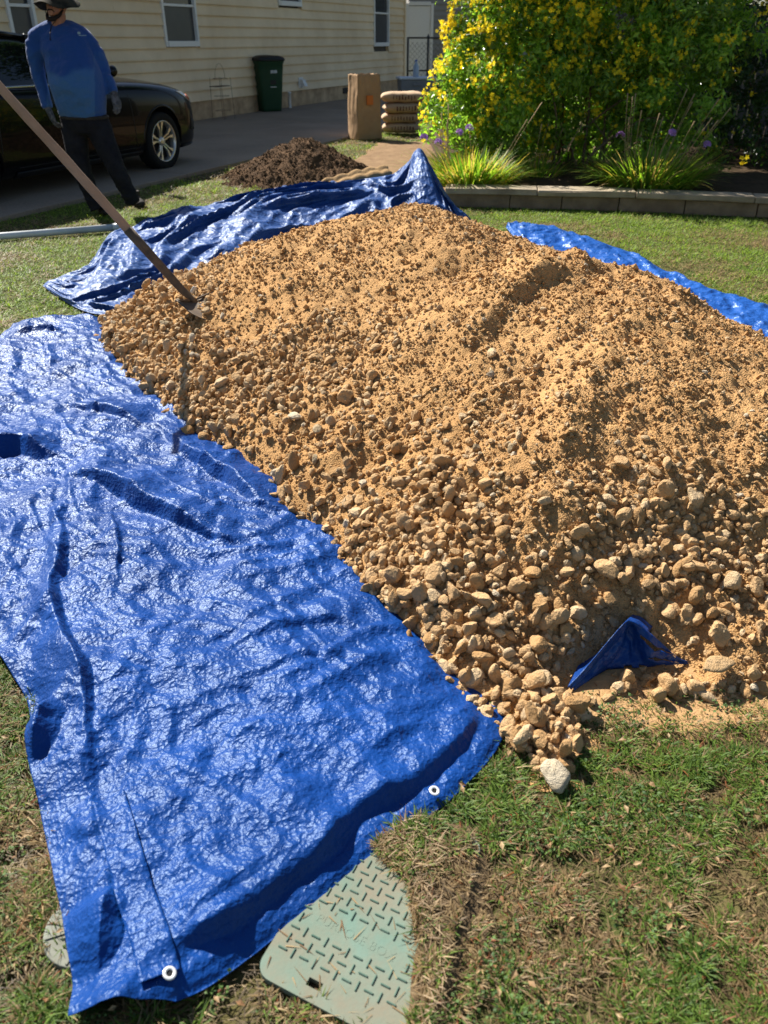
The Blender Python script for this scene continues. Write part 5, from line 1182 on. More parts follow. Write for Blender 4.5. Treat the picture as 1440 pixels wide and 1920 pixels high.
x, y = lawn_pts(30000, -.2, 1.6, .52, 1.7); k = fbm(x * 13, y * 13, 2, 871) + .35 * fbm(x * 5, y * 5, 2, 872) > -.06; x, y = x[k], y[k]; tufts('near_grass', x[:3100], y[:3100], 24, .017, (.010, .031), (.0016, .0036), 1, 'patchy dry and green lawn grass in front of the gravel', .09, 3.0)
x, y = lawn_pts(30000, -1.7, -.3, .5, 2.6); k = fbm(x * 13, y * 13, 2, 873) > -.06; x, y = x[k], y[k]; tufts('border_grass', x[:2300], y[:2300], 24, .02, (.016, .044), (.0018, .0038), 2, 'grass along the left border of the blue tarp', .10, 2.6)
x, y = lawn_pts(150000, -5.2, -1.0, 4.2, 9.6); grass('side_grass', x[:62000], y[:62000], (.025, .05), (.004, .007), .15, 3, 'sunny patchy lawn grass between driveway and tarp', -.14, 2, 1.1)
x, y = lawn_pts(160000, .5, 5.2, 3.6, 8.1); grass('far_grass', x[:90000], y[:90000], (.025, .05), (.004, .007), .1, 4, 'green lawn grass between the far tarp border and the stone edging', -.34, 2, 1.0)
x, y = lawn_pts(60000, -2.6, .9, 8.4, 15.0); k = ~inside(x, y, SOIL) | (rng.random(len(x)) < .05); grass('drive_edge_grass', x[k][:20000], y[k][:20000], (.03, .07), (.005, .010), .1, 5, 'thin grass around the dark soil heap and driveway edge', .05, 3, 1.2)
x, y = lawn_pts(60000, -1.6, 1.6, .52, 2.2); x, y = x[:26000], y[:26000]; n = len(x); a = rng.uniform(0, 6.283, n); d = np.stack([np.cos(a), np.sin(a), rng.uniform(-.05, .25, n)], 1); t = rng.random(n)[:, None] ** 1.6
o = link('matted_thatch', ribbons('matted_thatch', np.stack([x, y, rng.uniform(-.010, .004, n) + np.where(inside(x, y, DIRT), .022, 0)], 1), d, rng.uniform(.008, .03, n), rng.uniform(.0012, .003, n), np.full(n, .1), np.array([.06, .04, .018]) * (1 - t) + np.array([.30, .215, .105]) * t, m_grass, 3)); tag(o, 'matted brown thatch lying between the near grass tufts', 'thatch', kind='stuff')
# small round weed leaves among the near grass
x, y = lawn_pts(60000, -1.5, 1.6, .52, 1.7); f = fbm(x * 4, y * 4, 3, 841); k = (f > .16) & (rng.random(len(x)) < .5); x, y = x[k][:4500], y[k][:4500]; n = len(x)
nr = rng.normal(size=(n, 3)) * .5 + [0, 0, 1]; nr /= np.linalg.norm(nr, axis=1)[:, None]; L = rng.uniform(.005, .011, n); t = rng.random(n)[:, None]
o = link('lawn_weeds', leaf_mesh('lawn_weeds', np.stack([x, y, rng.uniform(.004, .02, n)], 1), nr, L, L * .8, np.array([.05, .10, .03]) * (1 - t) + np.array([.12, .20, .05]) * t, m_grass, .1)); tag(o, 'low dark green weeds spreading through the near grass', 'weeds', kind='stuff')
# dead leaves and straw
x, y = lawn_pts(16000, -1.5, 1.6, .52, 1.7); x, y = x[:170], y[:170]; n = len(x)
nr = rng.normal(size=(n, 3)) * .35 + [0, 0, 1]; nr /= np.linalg.norm(nr, axis=1)[:, None]; L = rng.uniform(.010, .022, n); t = rng.random(n)[:, None]
o = link('dead_leaves', leaf_mesh('dead_leaves', np.stack([x, y, rng.uniform(.012, .025, n)], 1), nr, L, L * .5, np.array([.22, .10, .04]) * (1 - t) + np.array([.48, .34, .18]) * t, m_grass, .2)); tag(o, 'dead brown leaves scattered on the near grass', 'leaves', kind='stuff')
# dry dirt and clippings washed over the green lid
o = sheet('dirt_spill', DIRT, .0125, mat('trodden_dirt', (0.16, 0.11, 0.06), .97, .1, var=(30, (0.08, 0.055, 0.03), .4), bumps=(('noise', 90, .9, .008), ('noise', 300, .6, .003))), .005, .005, 31, .02); tag(o, 'dry dirt and clippings spread over the right part of the green lid', 'dirt')
xx = rng.uniform(-.05, .22, 9000); yy = rng.uniform(.56, 1.08, 9000); k = inside(xx, yy, DIRT) & (rng.random(9000) < .16 * (xx < .11) * (1 + fbm(xx * 20, yy * 20, 2, 3))); xx, yy = xx[k], yy[k]; n = len(xx); a = rng.uniform(0, 6.28, n); d = np.stack([np.cos(a), np.sin(a), rng.uniform(0, .7, n)], 1); t = rng.random(n)[:, None]
o = link('dry_clippings', ribbons('dry_clippings', np.stack([xx, yy, rng.uniform(.02, .03, n)], 1), d, rng.uniform(.008, .03, n), rng.uniform(.001, .0026, n), np.full(n, .1), np.array([.20, .13, .07]) * (1 - t) + np.array([.46, .34, .20]) * t, m_grass, 3)); tag(o, 'dry straw clippings lying on the dirt over the green lid', 'clippings', kind='stuff')
# sand trodden thinly into the grass at the near end of the heap
SPILL = [(0.45, 1.42), (0.50, 1.33), (0.60, 1.335), (0.72, 1.31), (0.86, 1.33), (0.99, 1.34), (1.1, 1.42), (1.0, 1.55), (0.6, 1.52)]
o = sheet('sand_spill', SPILL, .004, mat('trodden_sand', (0.44, 0.27, 0.125), .97, .1, var=(22, (0.34, 0.20, 0.09), .4), bumps=(('noise', 60, .8, .008), ('noise', 200, .6, .003))), .012, .008, 44, .03); tag(o, 'thin trodden sand at the foot of the heap where the grass starts', 'sand')

# straw blown onto the lid
n = 46; q = [Vector((-.228, .742, .0115)) + lu * float(a) + lv * float(b) for a, b in zip(rng.uniform(.01, .26, n), rng.uniform(.01, .2, n))]; a = rng.uniform(0, 6.28, n); t = rng.random(n)[:, None]
o = link('lid_straw', ribbons('lid_straw', np.array([list(v) for v in q]), np.stack([np.cos(a), np.sin(a), np.full(n, .02)], 1), rng.uniform(.006, .03, n), rng.uniform(.001, .003, n), np.zeros(n), np.array([.16, .09, .04]) * (1 - t) + np.array([.40, .29, .15]) * t, m_grass, 3)); tag(o, 'bits of dry straw scattered on the green lid', 'straw', kind='stuff')
# ================================================================ parked black car
from mathutils.bvhtree import BVHTree
m_paint = mat('black_car_paint', (0.003, 0.003, 0.004), 0.22, 0.1, coat=0.3)
m_cglass = glass('car_glass', (0.004, 0.005, 0.006), 0.02)
m_tyre = mat('tyre_rubber', (0.012, 0.012, 0.012), 0.85, 0.2, bumps=(('noise', 80, .2, .002),))
m_alloy = mat('machined_alloy', (0.62, 0.60, 0.57), 0.32, 0.5, metal=0.85)
m_dark = mat('dark_trim', (0.010, 0.010, 0.011), 0.55, 0.3)
m_lens = mat('headlight_lens', (0.30, 0.32, 0.34), 0.08, 0.6, coat=1.0); m_amber = mat('amber_marker', (0.45, 0.09, 0.015), 0.2, 0.5)
cp = np.array([-2.67, 10.40]) - NRM * 0.87
car = empty('parked_car', (cp[0], cp[1], 0.012), HA); tag(car, 'black four door car parked on the driveway behind the man', 'car')
stn = [(.955, .28, .62, .66, .34), (.935, .24, .69, .73, .56), (.87, .20, .75, .79, .72), (.74, .18, .805, .85, .81), (.55, .18, .86, .905, .865), (.30, .18, .905, .96, .893), (0, .18, .94, 1.0, .905), (-.3, .18, .962, 1.03, .905), (-.6, .18, .975, 1.045, .903), (-.85, .18, .985, 1.03, .903),
       (-1.15, .17, .985, 1.0, .903), (-1.8, .17, .99, 1.0, .905), (-2.5, .17, 1.005, 1.01, .905), (-3.0, .18, 1.015, 1.03, .895), (-3.35, .20, 1.01, 1.05, .86), (-3.6, .26, .97, 1.0, .78), (-3.70, .34, .90, .92, .62), (-3.73, .42, .80, .82, .4)]
V = []; ns = 19
for x, zb, zt, zc, hw in stn:
    half = [(0, zb), (hw * .8, zb), (hw * .955, zb + .05), (hw * .985, zb + .17), (hw, (zb + zt) * .5 + .03), (hw * .992, zt - .14), (hw * .955, zt - .045), (hw * .86, zt + .005), (hw * .5, zc - .012), (0, zc)]
    ring = half + [(-a, b) for a, b in half[-2:0:-1]]
    V += [(x, a, b) for a, b in ring]; ns = len(ring)
Fc = [(i * ns + k, (i + 1) * ns + k, (i + 1) * ns + (k + 1) % ns, i * ns + (k + 1) % ns) for i in range(len(stn) - 1) for k in range(ns)] + [tuple(range(ns)), tuple((len(stn) - 1) * ns + k for k in range(ns))[::-1]]
body = pyobj('body', V, Fc, [m_paint, m_dark])
bmx = bmesh.new(); bmx.from_mesh(body.data); bmesh.ops.recalc_face_normals(bmx, faces=bmx.faces); bmx.to_mesh(body.data); bmx.free()
ss = body.modifiers.new('s', 'SUBSURF'); ss.levels = 2; ss.render_levels = 2
cutters = []
for ax_ in (0, -2.86):
    for s in (-1, 1):
        Vc, Fcc = loft([(ax_, s * .62, .33), (ax_, s * 1.1, .33)], [.365, .365], 40); c = pyobj('arch_cut', Vc, Fcc, m_dark); bmx = bmesh.new(); bmx.from_mesh(c.data); bmesh.ops.recalc_face_normals(bmx, faces=bmx.faces); bmx.to_mesh(c.data); bmx.free()
        md = body.modifiers.new('b', 'BOOLEAN'); md.object = c; md.operation = 'DIFFERENCE'; md.solver = 'EXACT'; cutters.append(c)
bake(body)
for c in cutters: bpy.data.objects.remove(c)
bv = BVHTree.FromPolygons([v.co[:] for v in body.data.vertices], [p.vertices[:] for p in body.data.polygons])
body.parent = car
for p in body.data.polygons: p.use_smooth = True
try: body.data.set_sharp_from_angle(angle=R(40))
except Exception: pass
def patch(name, pts2, m, off, side=-1, n=8, parent=None):
    """a panel laid on the flank: corner points (x, z) in side view, bilinear grid cast on the body"""
    A, B, C, D = [np.array(p) for p in pts2]; Vp = []
    for i in range(n):
        for j in range(n):
            u_, v_ = i / (n - 1), j / (n - 1); q = (A * (1 - u_) + B * u_) * (1 - v_) + (D * (1 - u_) + C * u_) * v_
            h = bv.ray_cast(Vector((q[0], side * 3, q[1])), Vector((0, -side, 0)))
            y = h[0].y if h[0] else side * .5; Vp.append((q[0], y + side * off, q[1]))
    o = pyobj(name, Vp, [tuple(int(k) for k in f) for f in gridfaces(n, n)], m, parent or car); s_ = o.modifiers.new('t', 'SOLIDIFY'); s_.thickness = max(off * 1.6, .003); s_.offset = 0; return o
for sd_ in (-1, 1):
    for x0, x1 in ((-.50, -.56), (-1.62, -1.62), (-2.5, -2.42)):
        patch('door_seam', [(x0 - .004, .30), (x0 + .004, .30), (x1 + .004, .93), (x1 - .004, .93)], m_dark, .001, sd_)
    patch('door_seam', [(-.44, .292), (-.44, .30), (-2.3, .30), (-2.3, .292)], m_dark, .001, sd_, 10)
    patch('sill_trim', [(-.40, .20), (-2.33, .20), (-2.33, .255), (-.40, .255)], m_dark, .010, sd_, 10)
    hl = patch('headlight', [(.40, .835), (.80, .665), (.88, .73), (.72, .805)], m_lens, .005, sd_)
    patch('amber_marker', [(.60, .765), (.70, .72), (.745, .75), (.66, .79)], m_amber, .009, sd_, 5, car)
    patch('door_handle', [(-1.32, .80), (-1.50, .80), (-1.50, .83), (-1.32, .83)], m_paint, .025, sd_, 5)
    # bumper side and fog recess
    patch('fog_lamp_recess', [(.62, .40), (.80, .38), (.82, .48), (.66, .52)], m_dark, .003, sd_, 6)
    m_ = empty('door_mirror', (-.98, sd_ * .92, 1.04)); m_.parent = car
    V2, F2 = loft([(0, -sd_ * .05, -.01), (-.01, sd_ * .03, 0), (-.02, sd_ * .12, .05), (-.03, sd_ * .20, .05), (-.03, sd_ * .235, .045)], [(.02, .015), (.025, .02), (.06, .055), (.06, .055), (.03, .03)], 14); pyobj('mirror_shell', V2, F2, m_paint, m_)
    # front wheel arch lip
    for ax_ in (0, -2.86):
        pts = []
        for t in np.linspace(R(-8), R(188), 30):
            x, z = ax_ + .372 * math.cos(t), .33 + .372 * math.sin(t); h = bv.ray_cast(Vector((ax_ + .385 * math.cos(t), sd_ * 3, .33 + .385 * math.sin(t))), Vector((0, -sd_, 0))); y = h[0].y if h[0] else sd_ * .88; pts.append((x, y - sd_ * .008, z))
        V2, F2 = loft(pts, [.017] * 30, 8); pyobj('arch_lip', V2, F2, m_paint, car)
patch('lower_lip', [(.45, .175), (.85, .19), (.86, .24), (.45, .23)], m_dark, .012, -1, 6)
# glasshouse
gs = [(-.70, .985), (-.88, 1.09), (-1.12, 1.23), (-1.38, 1.36), (-1.65, 1.43), (-1.95, 1.46), (-2.3, 1.44), (-2.7, 1.385), (-3.0, 1.28), (-3.25, 1.14), (-3.42, 1.03)]
def gsec(x, zr, grow=0.0):
    zb = .90; yb = .835; yt = yb - .47 * max(zr - .95, 0) ** .95
    return [(yb + grow, zb), (yb + grow, .95), (yb - (yb - yt) * .55 + grow, .95 + (zr - .95) * .60), (yt + .015 + grow, zr - .035 * min(1, (zr - .95) * 4) + grow * .4), (yt * .86, zr - .006 + grow), (yt * .45, zr + .012 + grow), (0, zr + .016 + grow)]
V = []
for x, zr in gs:
    h = gsec(x, zr); ring = h + [(-a, b) for a, b in h[-2::-1]]; V += [(x, a, b) for a, b in ring]; ns = len(ring)
Fc = [(i * ns + k, (i + 1) * ns + k, (i + 1) * ns + (k + 1) % ns, i * ns + (k + 1) % ns) for i in range(len(gs) - 1) for k in range(ns)] + [tuple(range(ns)), tuple((len(gs) - 1) * ns + k for k in range(ns))[::-1]]
gh = pyobj('window_glass', V, Fc, m_cglass, car); bmx = bmesh.new(); bmx.from_mesh(gh.data); bmesh.ops.recalc_face_normals(bmx, faces=bmx.faces); bmx.to_mesh(gh.data); bmx.free()
s_ = gh.modifiers.new('s', 'SUBSURF'); s_.levels = 1; s_.render_levels = 2
V = []
for x, zr in [(-1.36, 1.352)] + gs[4:8] + [(-2.9, 1.325)]:
    h = gsec(x, zr, .012)[3:]; ring = h + [(-a, b) for a, b in h[-2::-1]]; V += [(x, a, b) for a, b in ring]; ns = len(ring)
o = pyobj('roof', V, [tuple(int(k) for k in f) for f in gridfaces(6, ns)], m_paint, car); s_ = o.modifiers.new('s', 'SUBSURF'); s_.levels = 1; s_.render_levels = 2; s2 = o.modifiers.new('t', 'SOLIDIFY'); s2.thickness = .02
for sd_ in (-1, 1):
    ap = [(x, sd_ * (gsec(x, zr)[3][0] + .004), gsec(x, zr)[3][1] + .004) for x, zr in gs[0:5]]
    tube('front_pillar', ap, [.026, .026, .026, .026, .026], m_paint, car, 10)
    rp = [(x, sd_ * (gsec(x, zr)[3][0] + .004), gsec(x, zr)[3][1] + .004) for x, zr in gs[4:]]; tube('roof_rail', rp, [.022] * len(rp), m_paint, car, 10)
    x = -1.55; g_ = gsec(x, 1.43); tube('centre_pillar', [(x, sd_ * (g_[1][0] + .0), .95), (x, sd_ * (g_[2][0] + .0), g_[2][1]), (x - .02, sd_ * (g_[3][0] - .005), g_[3][1])], [.035] * 3, m_dark, car, 10)
    tube('belt_moulding', [(xx, sd_ * .842, .985) for xx in np.linspace(-.9, -3.2, 8)], [.012] * 8, mat('chrome_strip', (.5, .5, .52), .15, .5, metal=.9) if sd_ < 0 else m_dark, car, 8)
# wheels
def lathe(prof, n=48):
    V = []; m = len(prof)
    for r_, w_ in prof:
        for k in range(n): t = 2 * math.pi * k / n; V.append((r_ * math.cos(t), w_, r_ * math.sin(t)))
    return V, [(i * n + k, i * n + (k + 1) % n, (i + 1) * n + (k + 1) % n, (i + 1) * n + k) for i in range(m - 1) for k in range(n)]
tyV, tyF = lathe([(.222, .085), (.228, .100), (.26, .108), (.295, .104), (.312, .090), (.318, .06), (.318, -.06), (.312, -.09), (.295, -.104), (.25, -.10), (.222, -.085)])
rmV, rmF = lathe([(.226, .098), (.222, .102), (.214, .094), (.205, .06), (.20, -.06)])
dkV, dkF = lathe([(.205, .03), (.12, .015), (.0, .015)])
spoke = []
for k in range(5):
    for sg in (-1, 1):
        a0 = 2 * math.pi * k / 5 + math.pi / 2 + R(4); d0 = Vector((math.cos(a0), 0, math.sin(a0))); s0 = Vector((-math.sin(a0), 0, math.cos(a0)))
        i = [d0 * .045 + s0 * sg * .006, d0 * .045 + s0 * sg * .026, d0 * .212 + s0 * sg * .068, d0 * .215 + s0 * sg * .012]
        i = [d0 * .040 + s0 * sg * .004, d0 * .040 + s0 * sg * .022, d0 * .13 + s0 * sg * .028, d0 * .207 + s0 * sg * .070, d0 * .213 + s0 * sg * .030, d0 * .13 + s0 * sg * .010]
        V2 = [p + Vector((0, .082 - .02 * (p.length < .1) - .006 * (p.length < .15), 0)) for p in i] + [p * .98 + Vector((0, .045, 0)) for p in i]
        F2 = [(0, 1, 2, 5), (5, 2, 3, 4)] + [(k2, (k2 + 1) % 6, 6 + (k2 + 1) % 6, 6 + k2) for k2 in range(6)]
        spoke.append((V2, F2))
hubV, hubF = lathe([(.050, .04), (.048, .068), (.030, .074), (0, .075)], 24)
for ax_ in (0, -2.86):
    for sd_ in (-1, 1):
        w = empty('wheel', (ax_, sd_ * .785, .318)); w.parent = car
        if sd_ < 0: w.rotation_euler = (0, R(11 if ax_ == 0 else 30), R(180))
        pyobj('tyre', tyV, tyF, m_tyre, w); pyobj('rim', rmV, rmF, m_alloy, w); pyobj('wheel_backing', dkV, dkF, m_dark, w)
        for V2, F2 in spoke: pyobj('spoke', V2, F2, m_alloy, w, smooth=False)
        pyobj('hub_cap', hubV, hubF, m_alloy, w)
# front face: grille, number plate area, lamps are out of sight from the photograph but present
box('grille', (.945, 0, .47), (.02, .62, .16), m_dark, car, bevel=.008)
# ================================================================ the man on the grass
PY = 7.55
m_shirt = mat('blue_long_sleeve', (0.045, 0.17, 0.50), 0.85, 0.15, sheen=.2, attr=True, bumps=(('noise', 18, .5, .02), ('noise', 400, .2, .001)))
m_trou = mat('dark_work_trousers', (0.008, 0.008, 0.010), 0.9, 0.15, var=(12, (.018, .018, .02), .35), bumps=(('noise', 16, .6, .02),))
m_skin = mat('skin', (0.27, 0.13, 0.075), 0.55, 0.35, var=(30, (0.31, 0.15, 0.09), .3))
m_glove = mat('work_glove', (0.035, 0.035, 0.038), 0.85, 0.2, var=(40, (.14, .14, .14), .55))
m_boot = mat('dark_boot', (0.016, 0.014, 0.013), 0.8, 0.2, var=(30, (.05, .04, .03), .4))
m_hat = mat('camo_hat', (0.022, 0.022, 0.015), 0.9, 0.1, var=(26, (.007, .007, .006), .5), var2=(12, (.055, .046, .03), .6))
m_hair = mat('dark_beard', (0.018, 0.012, 0.009), 0.8, 0.2)
man = empty('person', (*G(230, 400)[:2], 0)); tag(man, 'man in blue long sleeved shirt, dark trousers, gloves and camouflage sun hat', 'person')
def J(px, py, dy=0.0): return Vector(AT(px, py, PY + dy))
yaw = R(-14)   # chest turned a little to his left
fx = Vector((math.cos(yaw), math.sin(yaw), 0)); fy = Vector((-math.sin(yaw), math.cos(yaw), 0))   # right in picture, away
def ring_loft(rows, n=26, power=2.3):
    V = []
    for c, rx, ry in rows:
        for k in range(n):
            t = 2 * math.pi * k / n; ct, st_ = math.cos(t), math.sin(t); e = 2 / power
            V.append(Vector(c) + fx * (math.copysign(abs(ct) ** e, ct) * rx) + fy * (math.copysign(abs(st_) ** e, st_) * ry))
    m = len(rows); Fc = [(i * n + k, i * n + (k + 1) % n, (i + 1) * n + (k + 1) % n, (i + 1) * n + k) for i in range(m - 1) for k in range(n)] + [tuple(range(n))[::-1], tuple((m - 1) * n + k for k in range(n))]
    return V, Fc
torso = [(J(157, 221, 0), .190, .15), (J(155, 212, -.01), .198, .165), (J(152, 190, -.03), .212, .19), (J(147, 165, -.05), .222, .21), (J(139, 135, -.04), .225, .185), (J(130, 108, -.015), .218, .155), (J(121, 82, 0), .222, .135), (J(115, 64, .01), .215, .11), (J(112, 55, .02), .185, .095), (J(110, 48, .02), .13, .085), (J(109, 43, .02), .085, .075), (J(108, 38, .02), .072, .07)]
RSh, LSh = J(68, 70, .01), J(158, 70, .02)
armR = [J(86, 66, .01), RSh, J(64, 95, -.01), J(71, 135, .0), J(80, 170, -.03), J(90, 203, -.06)]
armL = [J(143, 66, .02), LSh, J(178, 95, .04), J(192, 126, .05), J(203, 150, .03), J(213, 174, -.01)]
rA = [.06, .070, .066, .058, .052, .046]
def smooth_path(p, r, n=18):
    q = catmull(np.array([list(v) for v in p]), n); rr2 = np.interp(np.linspace(0, 1, n), np.linspace(0, 1, len(r)), r); return [tuple(v) for v in q], list(rr2)
lR = loft(*smooth_path(armR, rA), 16); lL = loft(*smooth_path(armL, rA), 16)
cl1 = loft([J(112, 52, .02), J(92, 57, .015), J(72, 67, .01)], [.07, .072, .066], 14); cl2 = loft([J(106, 52, .02), J(132, 56, .02), J(155, 66, .02)], [.07, .072, .066], 14)
shirt = remesh_obj('shirt', [ring_loft(torso), lR, lL, cl1, cl2], .011, m_shirt, None, 8)
co = np.zeros(len(shirt.data.vertices) * 3); shirt.data.vertices.foreach_get('co', co); co = co.reshape(-1, 3)
# soft cloth folds and the sweat-dark upper half of the shirt
fo = 0.016 * fbm(co[:, 0] * 5 + co[:, 2] * 4, co[:, 2] * 9 - co[:, 0] * 4, 3, 77); co2 = co.copy(); co2[:, 1] += fo; shirt.data.vertices.foreach_set('co', co2.ravel())
px, py = PROJ(co); wet = sstep(9, -9, py - (134 + 8 * np.sin(px * .07) + 10 * fbm(px * .03, py * .03, 2, 5)))
dry_ = np.array([.040, .115, .255]); wetc = np.array([.013, .055, .20]); arm_mid = np.exp(-((py - 112) / 14) ** 2) * ((px < 92) | (px > 176)) * .5
wet = np.clip(wet - arm_mid, 0, 1); wet = np.where((px < 88) | (px > 178), np.maximum(wet, .75), wet)
cs_ = dry_ * (1 - wet[:, None]) + wetc * wet[:, None]; at_ = shirt.data.color_attributes.new('col', 'FLOAT_COLOR', 'POINT'); c4 = np.ones((len(co), 4), np.float32); c4[:, :3] = cs_; at_.data.foreach_set('color', c4.ravel())
wpar(shirt, man)
# small chest logo
lg = []
for (ux, uy, w_, h_) in ((148, 62, .022, .016), (155, 66.5, .060, .005)):
    c = J(ux, uy, -.135); lg.append(c); ob = box('chest_logo', (0, 0, 0), (w_, .006, h_), mat('logo_print', (.20, .30, .34), .8)); ob.location = c + Vector((0, .0, 0)); ob.rotation_euler = (R(-12), 0, yaw + R(22)); wpar(ob, man)
# trousers
legR = [J(140, 226, .0), J(140, 245, -.01), J(146, 290, -.03), J(156, 326, -.04), J(170, 362, .0), J(184, 392, .0)]
legL = [J(181, 226, .0), J(187, 245, -.01), J(204, 285, -.04), J(219, 318, -.05), J(236, 352, .0), J(250, 380, .04)]
rl = [.105, .112, .094, .078, .070, .073]
hips = [(J(156, 212, -.0), .195, .145), (J(157, 224, -.0), .205, .155), (J(160, 236, .0), .20, .15), (J(162, 250, .0), .15, .12)]
tro = remesh_obj('trousers', [ring_loft(hips), loft(*smooth_path(legR, rl), 18), loft(*smooth_path(legL, rl), 18)], .011, m_trou, None, 5)
co = np.zeros(len(tro.data.vertices) * 3); tro.data.vertices.foreach_get('co', co); co = co.reshape(-1, 3); zf = co[:, 2]
co[:, 1] += .010 * fbm(co[:, 0] * 6, zf * 16, 3, 79) * (0.5 + sstep(.45, .1, zf)); co[:, 0] += .008 * fbm(co[:, 1] * 6 + 4, zf * 18, 3, 80) * (0.4 + sstep(.5, .1, zf)); tro.data.vertices.foreach_set('co', co.ravel()); wpar(tro, man)
wpar(tube('belt', [tuple(Vector(J(158, 219, -.0)) + fx * (.205 * math.cos(t)) + fy * (.155 * math.sin(t))) for t in np.linspace(0, 6.283, 33)], .014, m_boot, None, 8), man)
# boots
def boot(ank, toe):
    a, t = Vector(ank), Vector(toe); d = (t - a); d.z = 0; d.normalize()
    g0 = Vector((a.x, a.y, 0)); lf_ = [loft([tuple(a + Vector((0, 0, .06))), tuple(Vector((a.x, a.y, .10))), tuple(Vector((a.x, a.y, .04)))], [.056, .054, .05], 14)]
    pts = [g0 - d * .075 + Vector((0, 0, .042)), g0 - d * .04 + Vector((0, 0, .048)), g0 + d * .05 + Vector((0, 0, .047)), g0 + d * .13 + Vector((0, 0, .038)), g0 + d * .185 + Vector((0, 0, .032)), g0 + d * .205 + Vector((0, 0, .030))]
    lf_.append(loft([tuple(p) for p in pts], [(.03, .035), (.042, .045), (.048, .045), (.05, .036), (.042, .028), (.02, .016)], 16)); return lf_
aR, aL = G(190, 398), G(255, 384)
for nm, a, tx in (('boot', aR, (214, 412)), ('boot', aL, (284, 398))):
    o = remesh_obj(nm, boot((a[0], a[1], .07), G(*tx)), .008, m_boot, None, 4); wpar(o, man)
# head and neck, one skin
hc = J(107, 6, -.02); up = (J(106, -20, 0) - J(108, 36, 0)).normalized(); rgt = fx; fwd = -fy
def HP(x, y, z): return hc + rgt * x + up * z + fwd * y
lh = [loft([HP(0, -.02, -.20), HP(0, -.01, -.12), HP(0, -.005, -.07)], [(.062, .062), (.058, .06), (.06, .065)], 18)]
V = []; nh = 22
for i in range(15):
    ph = math.pi * i / 14; z = -math.cos(ph) * .118; w = math.sin(ph)
    jaw = 1 - .22 * sstep(0.0, -.12, np.array(z)); 
    for k in range(nh):
        t = 2 * math.pi * k / nh; V.append(HP(math.cos(t) * .077 * w ** .8 * float(jaw), math.sin(t) * .098 * w ** .8 + (.012 if z < -.04 else 0), z))
lh.append((V, [(i * nh + k, i * nh + (k + 1) % nh, (i + 1) * nh + (k + 1) % nh, (i + 1) * nh + k) for i in range(14) for k in range(nh)] + [tuple(range(nh))[::-1], tuple(14 * nh + k for k in range(nh))]))
lh.append(loft([HP(0, .085, .025), HP(0, .102, -.005), HP(0, .115, -.025), HP(0, .10, -.036)], [(.010, .010), (.013, .012), (.017, .014), (.012, .008)], 10))
for s in (-1, 1):
    lh.append(loft([HP(s * .074, -.01, .02), HP(s * .088, -.018, .02), HP(s * .09, -.02, -.005), HP(s * .078, -.008, -.025)], [(.012, .010), (.018, .010), (.015, .009), (.008, .006)], 10))
lh.append(loft([HP(-.026, .092, -.060), HP(0, .103, -.058), HP(.026, .092, -.060)], [.006, .009, .006], 8)); lh.append(loft([HP(-.02, .088, -.078), HP(0, .098, -.080), HP(.02, .088, -.078)], [.008, .011, .008], 8))
hd = remesh_obj('head', lh, .0055, m_skin, None, 3); wpar(hd, man)
for s in (-1, 1):
    bm = bmesh.new(); bmesh.ops.create_uvsphere(bm, u_segments=12, v_segments=8, radius=.0125); o = bm_obj('eye', bm, mat('eye_white' if s < 0 else 'eye_white_b', (.7, .68, .64), .2), None, True); o.location = HP(s * .031, .083, .018); wpar(o, man)
    bm = bmesh.new(); bmesh.ops.create_uvsphere(bm, u_segments=10, v_segments=6, radius=.006); o = bm_obj('iris', bm, m_hair, None, True); o.location = HP(s * .031, .0925, .018); wpar(o, man)
    wpar(tube('eyebrow', [tuple(HP(s * .014, .096, .042)), tuple(HP(s * .032, .095, .048)), tuple(HP(s * .05, .082, .043))], [.004, .005, .003], m_hair, None, 6), man)
bd = [loft([HP(-.066, .02, -.045), HP(-.058, .055, -.085), HP(-.03, .088, -.108), HP(0, .098, -.114), HP(.03, .088, -.108), HP(.058, .055, -.085), HP(.066, .02, -.045)], [.008, .013, .017, .018, .017, .013, .008], 10), loft([HP(-.034, .088, -.066), HP(-.018, .099, -.047), HP(0, .104, -.045), HP(.018, .099, -.047), HP(.034, .088, -.066)], [.005, .007, .007, .007, .005], 8)]
o = remesh_obj('beard', bd, .005, m_hair, None, 2); wpar(o, man)
# hat: crown, wide floppy brim, chin cord
V = []; nh = 48; prof = [(.090, .035), (.100, .06), (.102, .10), (.092, .135), (.05, .15), (.0, .152)]
for r_, z in prof:
    for k in range(nh): t = 2 * math.pi * k / nh; V.append(HP(r_ * .93 * math.cos(t), r_ * 1.1 * math.sin(t) - .005, z))
o = pyobj('hat_crown', V, [(i * nh + k, i * nh + (k + 1) % nh, (i + 1) * nh + (k + 1) % nh, (i + 1) * nh + k) for i in range(len(prof) - 1) for k in range(nh)], m_hat); wpar(o, man)
V = []; prof = [.088, .11, .135, .16, .178, .182]
for j, r_ in enumerate(prof):
    for k in range(nh): t = 2 * math.pi * k / nh; V.append(HP(r_ * math.cos(t) * .97, r_ * math.sin(t) * 1.03, .05 - (r_ - .088) * (.70 + .25 * math.sin(2 * t + .6)) + .008 * math.sin(5 * t) * (j / 5)))
o = pyobj('hat_brim', V, [(i * nh + k, i * nh + (k + 1) % nh, (i + 1) * nh + (k + 1) % nh, (i + 1) * nh + k) for i in range(len(prof) - 1) for k in range(nh)], m_hat); s_ = o.modifiers.new('t', 'SOLIDIFY'); s_.thickness = .004; wpar(o, man)
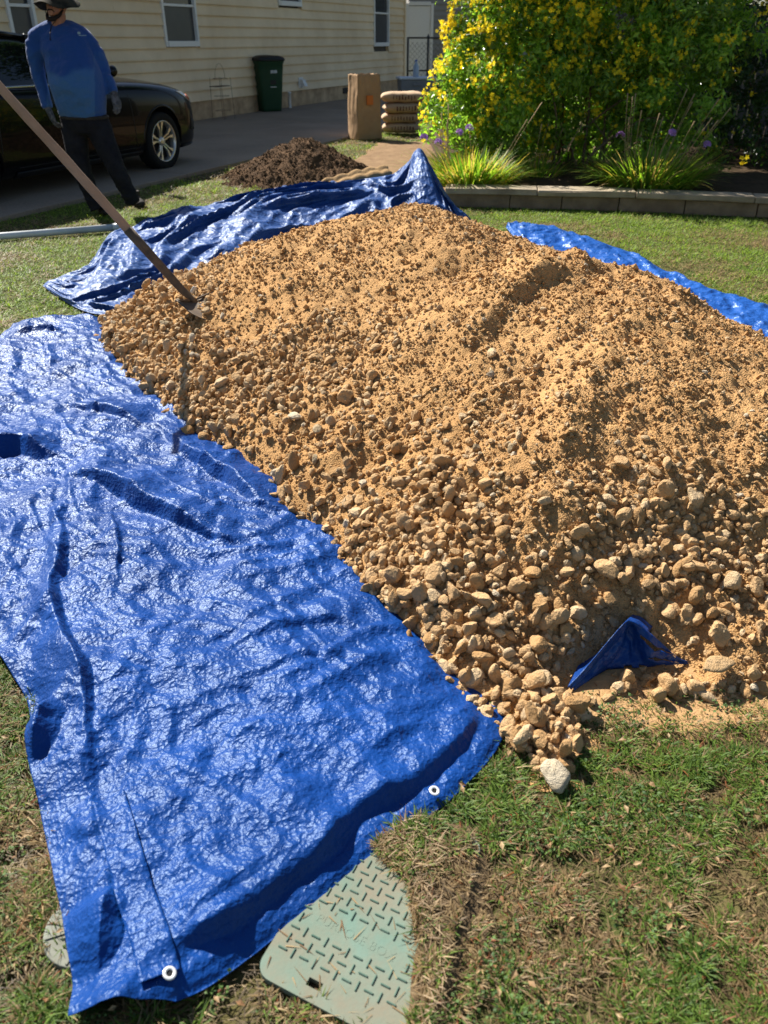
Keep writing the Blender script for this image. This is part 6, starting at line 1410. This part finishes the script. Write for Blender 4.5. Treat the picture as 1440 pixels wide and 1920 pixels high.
for s in (-1, 1): wpar(tube('chin_cord', [tuple(HP(s * .082, .0, .03)), tuple(HP(s * .078, .045, -.06)), tuple(HP(s * .03, .085, -.13)), tuple(HP(.012, .105, -.16))], .003, m_hair, None, 6), man)
wpar(tube('chin_cord', [tuple(HP(.012, .105, -.16)), tuple(HP(.022, .145, -.21)), tuple(HP(.036, .165, -.26))], [.004, .004, .006], m_hair, None, 6), man)
# gloved hands: palm, four unequal curled fingers, thumb from the side of the palm
def hand(name, wrist, tipd, palm_n, thumb_side):
    w = Vector(wrist); d = Vector(tipd).normalized(); n = Vector(palm_n); n = (n - d * n.dot(d)).normalized(); s = d.cross(n).normalized() * thumb_side
    L_ = [loft([w - d * .05, w - d * .01, w + d * .03, w + d * .07, w + d * .098], [(.034, .030), (.033, .027), (.043, .024), (.047, .022), (.044, .018)], 14, ref=n)]
    for k, (off, ln, r_) in enumerate(((.031, .070, .0105), (.011, .080, .011), (-.010, .074, .0105), (-.030, .058, .0095))):
        b = w + d * .088 + s * off; p1 = b + d * ln * .42 + n * .004; p2 = p1 + (d * .75 + n * .66).normalized() * ln * .34; p3 = p2 + (d * .25 + n * .97).normalized() * ln * .28
        L_.append(loft([b - d * .02, b, p1, p2, p3], [r_ * 1.05, r_ * 1.05, r_, r_ * .95, r_ * .75], 10))
    b = w + d * .03 + s * .036; p1 = b + (d * .7 + s * .6 + n * .2).normalized() * .035; p2 = p1 + (d * .9 + s * .15 + n * .35).normalized() * .032; p3 = p2 + (d * .9 - s * .1 + n * .3).normalized() * .022
    L_.append(loft([b - s * .012, b, p1, p2, p3], [.013, .014, .013, .012, .009], 10))
    o = remesh_obj(name, L_, .0055, m_glove, None, 2); wpar(o, man); return o
hand('glove', J(91, 206, -.065), J(112, 250, -.10) - J(91, 206, -.065), Vector((.8, .5, 0)), -1)
hand('glove', J(214, 176, -.01), J(223, 216, -.06) - J(214, 176, -.01), Vector((-.8, .4, 0)), 1)
for a, r_ in ((armR, .048), (armL, .048)): wpar(tube('cuff', [tuple(a[-1] - (a[-1] - a[-2]).normalized() * .012), tuple(a[-1] + (a[-1] - a[-2]).normalized() * .004)], r_, m_shirt if False else m_trou, None, 14), man) if False else None
